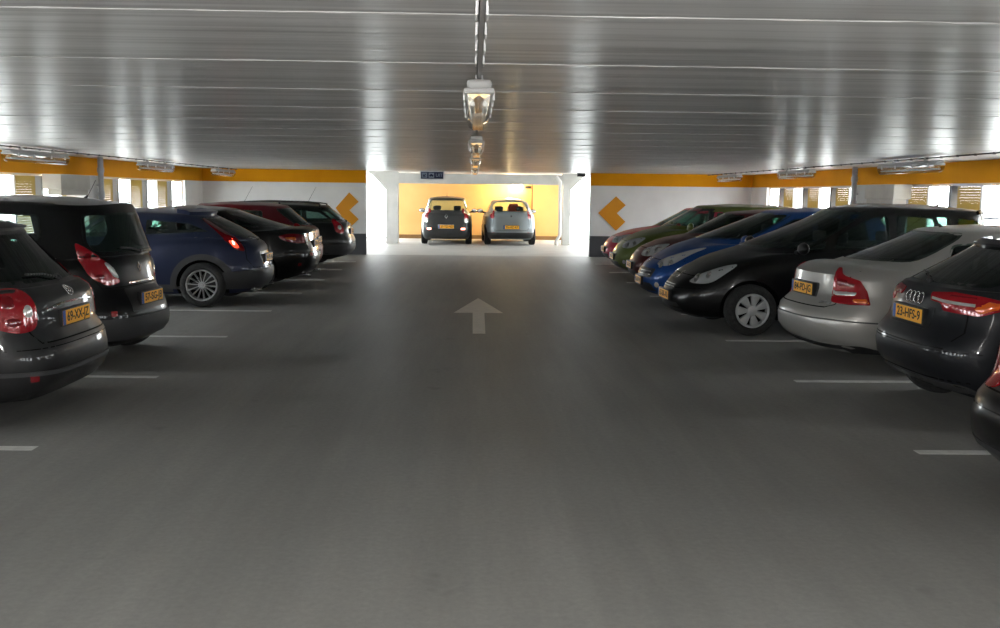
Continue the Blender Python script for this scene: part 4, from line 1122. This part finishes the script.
# floor marks
bm = bmesh.new(); z = .003
def fp(pts, zz=.003):
    vs = [bm.verts.new((x, y, zz)) for x, y in pts]; ws = [bm.verts.new((x, y, .0)) for x, y in pts]; bm.faces.new(vs)
    for i in range(len(vs)): bm.faces.new((vs[i], vs[(i+1) % len(vs)], ws[(i+1) % len(vs)], ws[i]))
fp([(.085, 15.75), (-.27, 13.80), (-.002, 13.80), (.0, 11.72), (.155, 11.72), (.165, 13.80), (.43, 13.80)])
tag(bm_obj('floor_arrow', bm, M_arrowp, None), 'worn white arrow painted on the floor in the middle of the aisle', 'floor arrow')
LB = {0: 'nearest white bay line on the left, in front of the dark grey hatchback', 1: 'white bay line between the dark grey hatchback and the black people carrier on the left',
      2: 'white bay line beside the black people carrier, on the side of the empty left bay', 3: 'white bay line under the near wheels of the dark blue three-door', 4: 'white bay line between the dark blue three-door and the black saloon',
      5: 'white bay line between the black saloon and the dark red hatchback', 6: 'white bay line between the dark red hatchback and the dark estate', 7: 'white bay line between the dark estate and the empty far left bay'}
RB = {0: 'nearest white bay line on the right, below the black corner car', 1: 'white bay line between the blue-black hatchback and the silver saloon', 2: 'white bay line between the silver saloon and the long black people carrier',
      3: 'white bay line between the long black people carrier and the bright blue hatchback', 4: 'white bay line between the bright blue and wine red cars', 5: 'white bay line between the wine red and olive green cars',
      6: 'white bay line between the olive green and cherry red cars', 7: 'white bay line between the cherry red car and the empty far right bay'}
for k in range(8):
    yy = 6.31+2.5*k
    for x0, x1, lab in ((XL+.1, -2.87, LB[k]), (3.0, XR-.1, RB[k])):
        bm = bmesh.new(); fp([(x0, yy-.05), (x1, yy-.05), (x1, yy+.05), (x0, yy+.05)], .002)
        tag(bm_obj('bay_line', bm, M_line, None), lab, 'parking line', 'white lines between parking bays')

# ------------------------------------------------------------------ ceiling fittings
M_house = mat('luminaire_housing', (.5, .5, .5), .45)
M_diff = glass('clear_diffuser', (.80, .80, .78), .9)
M_refl = mat('luminaire_reflector', (.75, .52, .26), .25, .8)  # gold tint paints in the yellow wall's warm reflection
M_tube = mat('fluorescent_tube', (.85, .83, .8), .3)
M_rail = mat('galvanised_rail', (.42, .42, .43), .4, .6)
M_clip = mat('white_clip', (.85, .85, .85), .4)
def luminaire(length, along_y=True):
    r = empty('ceiling_luminaire')
    l2 = length/2
    bm = bmesh.new(); box(bm, -.065, .065, -l2, l2, .06, .105, bev=.02, seg=3); box(bm, -.080, .080, -l2+.01, l2-.01, .035, .062, bev=.008); 
    for yy in (-l2*.55, l2*.55): box(bm, -.02, .02, yy-.02, yy+.02, .10, .16)
    bm_obj('housing', bm, M_house, r, True, 40)
    bm = bmesh.new()
    prof = [(-.076, .045), (-.074, 0), (-.060, -.045), (-.035, -.062), (.035, -.062), (.060, -.045), (.074, 0), (.076, .045)]
    prev = None
    for yy, k in ((-l2+.015, .82), (-l2+.045, 1), (l2-.045, 1), (l2-.015, .82)):
        q = [bm.verts.new((x*(.9+.1*k), yy, .045+(z-.045)*k)) for x, z in prof]
        if prev:
            for i in range(7): bm.faces.new((prev[i], prev[i+1], q[i+1], q[i]))
        else: bm.faces.new(q)
        prev = q
    bm.faces.new(prev)
    bm_obj('diffuser', bm, M_diff, r, True, 30)
    c0 = None
    for sg in (1, -1):
        for yy in (-l2*.8, -l2*.3, l2*.3, l2*.8):
            if c0 is None:
                bm = bmesh.new(); box(bm, -.006, .006, -.02, .02, .01, .06, bev=.003); c0 = k = bm_obj('clip', bm, M_clip, r)
            else: k = c0.copy(); C.objects.link(k)
            k.location = (sg*.078, yy, 0)
    bm = bmesh.new(); prism(bm, [(-.060, .034), (-.030, .012), (0, .030), (.030, .012), (.060, .034)], 'y', -l2+.05, l2-.05); bm_obj('reflector', bm, M_refl, r)
    for x in (-.034, .034):
        bm = bmesh.new(); cyl(bm, (x, -l2+.07, -.012), (x, l2-.07, -.012), .013, 12); bm_obj('tube', bm, M_tube, r, True, 40)
    return r
def dup(root):
    c = root.copy(); C.objects.link(c)
    for ch in list(root.children):
        k = ch.copy(); C.objects.link(k); k.parent = c
    return c
G1 = 'ceiling lights along the middle of the aisle'; G2 = 'ceiling lights along the side walls'
first = luminaire(1.3)
LY = [4.75, 9.15, 13.4, 18.6]
LN = ['largest clear ceiling light, nearest along the aisle centre rail', 'second clear ceiling light from the viewer on the centre rail', 'third clear ceiling light on the centre rail', 'ceiling light at the far end of the centre rail, above the opening']
for i, (yy, lab) in enumerate(zip(LY, LN)):
    o = first if i == 0 else dup(first); o.location = (.02, yy+.4, 2.12); o.scale = (.88, 1, .9); tag(o, lab, 'ceiling light', G1)
sf = luminaire(1.9); cnt = 0
for nm, xx, starts in (('left', -6.3, (13.4, 18.7, 23.9)), ('right', 6.3, (13.1, 18.1, 23.1))):
    for j, y0 in enumerate(starts):
        o = sf if cnt == 0 else dup(sf); cnt += 1
        o.location = (xx, y0+.97, ZC-.165)
        tag(o, '%s long ceiling light above the cars by the %s orange beam' % (('nearest', 'middle', 'farthest')[j], nm), 'ceiling light', G2)
    bm = bmesh.new(); cyl(bm, (xx+.0, 2, ZC-.024), (xx+.0, YF-.3, ZC-.024), .010, 8)
    y = 2.3
    while y < YF-.4: box(bm, xx-.014, xx+.014, y-.012, y+.012, ZC-.040, ZC-.012); y += .45
    tag(bm_obj('cable_conduit', bm, M_trim, None, True, 40), 'thin dark clipped conduit on the ceiling above the %s cars' % nm, 'conduit')
r = empty('cable_rail'); tag(r, 'grey cable rail with white clips hanging along the ceiling centre line', 'cable rail')
bm = bmesh.new(); box(bm, -.010, .010, .4, 26.3, ZC-.06, ZC-.04); box(bm, -.010, -.007, .4, 26.3, ZC-.06, ZC-.02); box(bm, .007, .010, .4, 26.3, ZC-.06, ZC-.02)
bm_obj('rail', bm, M_rail, r)
bm = bmesh.new()
for sg in (1, -1): box(bm, sg*.016-.004, sg*.016+.004, -.05, .05, ZC-.05, ZC-.022, bev=.003); 
box(bm, -.019, .019, -.006, .006, ZC-.039, ZC)
c0 = bm_obj('clip', bm, M_clip, r)
k = 0; y = 1.2
while y < 24:
    if all(not (ly-.35 < y < ly+1.15) for ly in LY):
        o = c0 if k == 0 else c0.copy()
        if k: C.objects.link(o); o.parent = r
        o.location.y = y; k += 1
    y += .37
r.location.x = .02

# hanging sign over the opening
M_sign = mat('sign_dark_blue', (.012, .022, .09), .35); M_signw = mat('sign_white', (.72, .74, .76), .4); M_signl = mat('sign_light_blue', (.30, .36, .48), .4)
r = empty('direction_sign', (-1.13, YF-.06, 2.07)); tag(r, 'small dark blue sign with white border and two pictograms above the opening', 'sign')
bobj('sign_board', (-.335, .335, -.012, .012, -.025, .215), M_signw, r, bev=.004)
bobj('panel', (-.30, .30, -.016, -.010, .005, .185), M_sign, r)
for x0 in (-.28, -.095): 
    f = bobj('pictogram', (x0, x0+.15, -.019, -.014, .025, .165), M_signl, r)
    bm = bmesh.new()
    if x0 < -.2:
        prism(bm, [(x0+.04, .055), (x0+.11, .055), (x0+.11, .075), (x0+.075, .075), (x0+.115, .12), (x0+.10, .135), (x0+.06, .09), (x0+.06, .115), (x0+.04, .115)], 'y', -.022, -.018)
    else:
        prism(bm, [(x0+.02, .07), (x0+.13, .07), (x0+.13, .10), (x0+.11, .105), (x0+.095, .128), (x0+.055, .128), (x0+.04, .105), (x0+.02, .10)], 'y', -.022, -.018)
        cyl(bm, (x0+.045, -.022, .068), (x0+.045, -.018, .068), .014, 12); cyl(bm, (x0+.105, -.022, .068), (x0+.105, -.018, .068), .014, 12)
    bm_obj('symbol', bm, M_sign, f)
cu = bpy.data.curves.new('t', 'FONT'); cu.body = 'UIT'; cu.size = .12; cu.align_x = 'CENTER'; cu.align_y = 'CENTER'; cu.extrude = .001; cu.offset = .002
to = bpy.data.objects.new('t', cu); C.objects.link(to); me = bpy.data.meshes.new_from_object(to.evaluated_get(bpy.context.evaluated_depsgraph_get())); bpy.data.objects.remove(to)
me.transform(Matrix.Rotation(PI/2, 4, 'X')); me.transform(Matrix.Translation((.19, -.018, .095))); link('lettering', me, M_signl, r, False)
bm = bmesh.new()
for x in (-.2, .2): cyl(bm, (x, 0, .21), (x, 0, ZC-2.07), .006, 8)
bm_obj('hanger', bm, M_rail, r)
o = bobj('emergency_sign', (2.80, 3.02, YF-.08, YF-.03, 2.18, 2.272), mat('dark_box', (.03, .03, .032), .5), None, bev=.006)
tag(o, 'small dark rectangular box under the ceiling at the right end of the opening', 'box')

# ------------------------------------------------------------------ beyond the opening
YC = 32.5; ZT = ZC+.10
def ystruct(nm, pts, y0, y1, m):
    bm = bmesh.new(); prism(bm, pts, 'y', y0, y1); o = bm_obj(nm, bm, m, None); o['kind'] = 'structure'; return o
ystruct('column_back_left', [(-2.91, 0), (-2.51, 0), (-2.51, ZT), (-3.50, ZT), (-3.30, 2.20), (-2.91, 1.77)], YC, YC+.45, M_white2)
ystruct('column_back_right', [(3.23, 0), (2.97, 0), (2.97, ZT), (3.75, ZT), (3.58, 2.18), (3.23, 1.84)], YC, YC+.45, M_white2)
struct('beam_back', (-2.51, 2.97, YC+.02, YC+.43, 2.0, 2.33), M_white2)['kind'] = 'structure'
YW = 36.45
struct('wall_yellow', (-3.05, 2.18, YW, YW+.2, 0, ZT), M_yellow)['kind'] = 'structure'
struct('wall_yellow_right', (2.18, 3.55, YW-.22, YW+.2, 0, ZT), M_yellow)['kind'] = 'structure'
struct('baseboard_back', (-3.05, 2.18, YW-.02, YW, 0, .14), M_plinth); struct('baseboard_back_right', (2.18, 3.55, YW-.24, YW-.22, 0, .14), M_plinth)
struct('trim_3', (2.155, 2.18, YW-.24, YW, .14, ZT), M_plinth)
# drainpipe with a cranked top and bottom beside the right back column
bm = bmesh.new(); P = [(2.72, YC-.08, 2.28), (2.86, YC-.08, 2.10), (2.88, YC-.08, .45), (2.88, YC-.08, .34), (2.76, YC-.08, .12), (2.76, YC-.08, 0)]
for a, b in zip(P, P[1:]): cyl(bm, a, b, .055, 16)
for p in P[1:-1]: bmesh.ops.create_uvsphere(bm, u_segments=12, v_segments=8, radius=.057, matrix=Matrix.Translation(p))
tag(bm_obj('downpipe', bm, M_white, None, True, 50), 'white cranked drainpipe beside the right concrete column beyond the opening', 'pipe', 'drainpipes')
# lamp on the yellow wall
M_lampon = mat('lamp_glow', (1, .95, .8), .4, emit=(1, .86, .55), es=30)
r = empty('wall_lamp', (1.62, YW-.12, 1.94)); tag(r, 'glowing white lamp high on the yellow wall above the blue-grey hatchback', 'wall lamp')
bm = bmesh.new(); box(bm, -.18, .18, -.08, .05, -.11, .13, bev=.05, seg=3); bm_obj('lamp_glass', bm, M_lampon, r, True, 50)
bobj('backplate', (-.15, .15, .05, .12, -.08, .10), M_house, r, bev=.01)
o = bobj('wall_fitting', (1.90, 2.12, YW-.14, YW, 1.89, 1.98), mat('dark_box', (.03, .03, .032), .5), None, bev=.01); tag(o, 'small dark fitting on the yellow wall just right of the glowing lamp', 'box')
# daylit side bays beyond the columns
def glazed(x0, x1, y):
    global win_n
    win_n += 1
    root = struct('window_%d' % win_n, (x0, x1, y, y+.08, 0, .05), M_frame)
    struct('window_frame', (x0, x1, y, y+.08, ZT-.05, ZT), M_frame, root)
    n = max(1, round((x1-x0)/1.8))
    for k in range(n+1):
        x = x0+(x1-x0-.05)*k/n; struct('window_frame', (x, x+.05, y, y+.08, .05, ZT-.05), M_frame, root)
    struct('pane', (x0+.05, x1-.05, y+.035, y+.042, .05, ZT-.05), M_pane, root)
glazed(XL-.1, -3.05, YW+.05); glazed(3.55, XR+.1, YW+.05)
def glazed_side(x, y0, y1):
    global win_n
    win_n += 1
    root = struct('window_%d' % win_n, (x-.04, x+.04, y0, y1, 1.05, 1.10), M_frame)
    struct('window_frame', (x-.04, x+.04, y0, y1, 1.85, 1.90), M_frame, root)
    for k in range(6):
        y = y0+(y1-y0-.05)*k/5; struct('window_frame', (x-.04, x+.04, y, y+.05, 1.10, 1.85), M_frame, root)
    struct('pane', (x-.003, x+.003, y0+.05, y1-.05, 1.10, 1.85), M_pane, root)
    a, b = sorted((x-.13, x+.13)); nm = 'west' if x < 0 else 'east'
    struct('wall_'+nm, (a, b, y0, y1, 0, 1.05), M_white); struct('wall_'+nm+'_top', (a, b, y0, y1, 1.90, ZT), M_white)
glazed_side(XL-.15, YF+.2, YW+.05); glazed_side(XR+.15, YF+.2, YW+.05)
M_ext = noisy('pale_paving', (.5, .5, .48), (.6, .6, .58), 2, .8, .05)
for nm, d in (('ground_west', (-60, XL-.28, -40, 36.7, -.3, -.05)), ('ground_east', (XR+.28, 60, -40, 36.7, -.3, -.05)), ('ground_north', (-60, 60, 36.7, 90, -.3, -.05))):
    struct(nm, d, M_ext)['kind'] = 'structure'

# ------------------------------------------------------------------ light
def area(name, loc, rot, sx, sy, power, col, portal=False, cam=True):
    l = bpy.data.lights.new(name, 'AREA'); l.shape = 'RECTANGLE'; l.size = sx; l.size_y = sy; l.energy = power; l.color = col
    o = bpy.data.objects.new(name, l); C.objects.link(o); o.location = loc; o.rotation_euler = rot
    if portal: l.cycles.is_portal = True
    return o
W = bpy.data.worlds.new('sky'); S.world = W; W.use_nodes = True
bg = W.node_tree.nodes['Background']; bg.inputs[0].default_value = (.96, .98, 1, 1); bg.inputs[1].default_value = SKY if 'SKY' in globals() else 14.
area('portal_left', (XL-.35, (YB+25)/2, 1.37), (0, -PI/2, 0), 1.15, 30, 1, (1, 1, 1), True)
area('portal_right', (XR+.35, (YB+25)/2, 1.37), (0, PI/2, 0), 1.15, 30, 1, (1, 1, 1), True)
area('portal_back_left', ((XL-3.05)/2, YW+.2, 1.2), (-PI/2, 0, 0), 4.4, 2.3, 1, (1, 1, 1), True)
area('portal_cross_left', (XL-.30, 31.6, 1.47), (0, -PI/2, 0), .9, 9.7, 1, (1, 1, 1), True)
area('portal_cross_right', (XR+.30, 31.6, 1.47), (0, PI/2, 0), .9, 9.7, 1, (1, 1, 1), True)
area('portal_back_right', ((XR+3.55)/2, YW+.2, 1.2), (-PI/2, 0, 0), 4.1, 2.3, 1, (1, 1, 1), True)
# sodium lamp washing the yellow wall
l = bpy.data.lights.new('wall_lamp_light', 'POINT'); l.energy = 70; l.color = (1, .74, .34); l.shadow_soft_size = .12
o = bpy.data.objects.new('wall_lamp_light', l); C.objects.link(o); o.location = (1.3, YW-.75, 1.95)
# the photographer's flash
l = bpy.data.lights.new('camera_flash', 'POINT'); l.energy = 230; l.color = (1, .97, .93); l.shadow_soft_size = .03
o = bpy.data.objects.new('camera_flash', l); C.objects.link(o); o.location = (.03, .02, 1.78)

cam = bpy.data.cameras.new('camera'); co = bpy.data.objects.new('camera', cam); C.objects.link(co); S.camera = co
cam.sensor_fit = 'HORIZONTAL'; cam.sensor_width = 36; cam.lens = .9713*36; cam.clip_start = .05; cam.clip_end = 300
co.matrix_world = Matrix.Translation((0, 0, 1.7)) @ Matrix.Rotation(-.0282, 4, 'Z') @ Matrix.Rotation(PI/2-.1235, 4, 'X') @ Matrix.Rotation(.0118, 4, 'Z')
S.view_settings.view_transform = 'Standard'; S.view_settings.look = 'None'; S.view_settings.gamma = 1; S.view_settings.use_curve_mapping = False
S.view_settings.exposure = .68
S.cycles.use_denoising = True
S.cycles.max_bounces = 10; S.cycles.diffuse_bounces = 6; S.cycles.transparent_max_bounces = 16; S.cycles.sample_clamp_indirect = 8
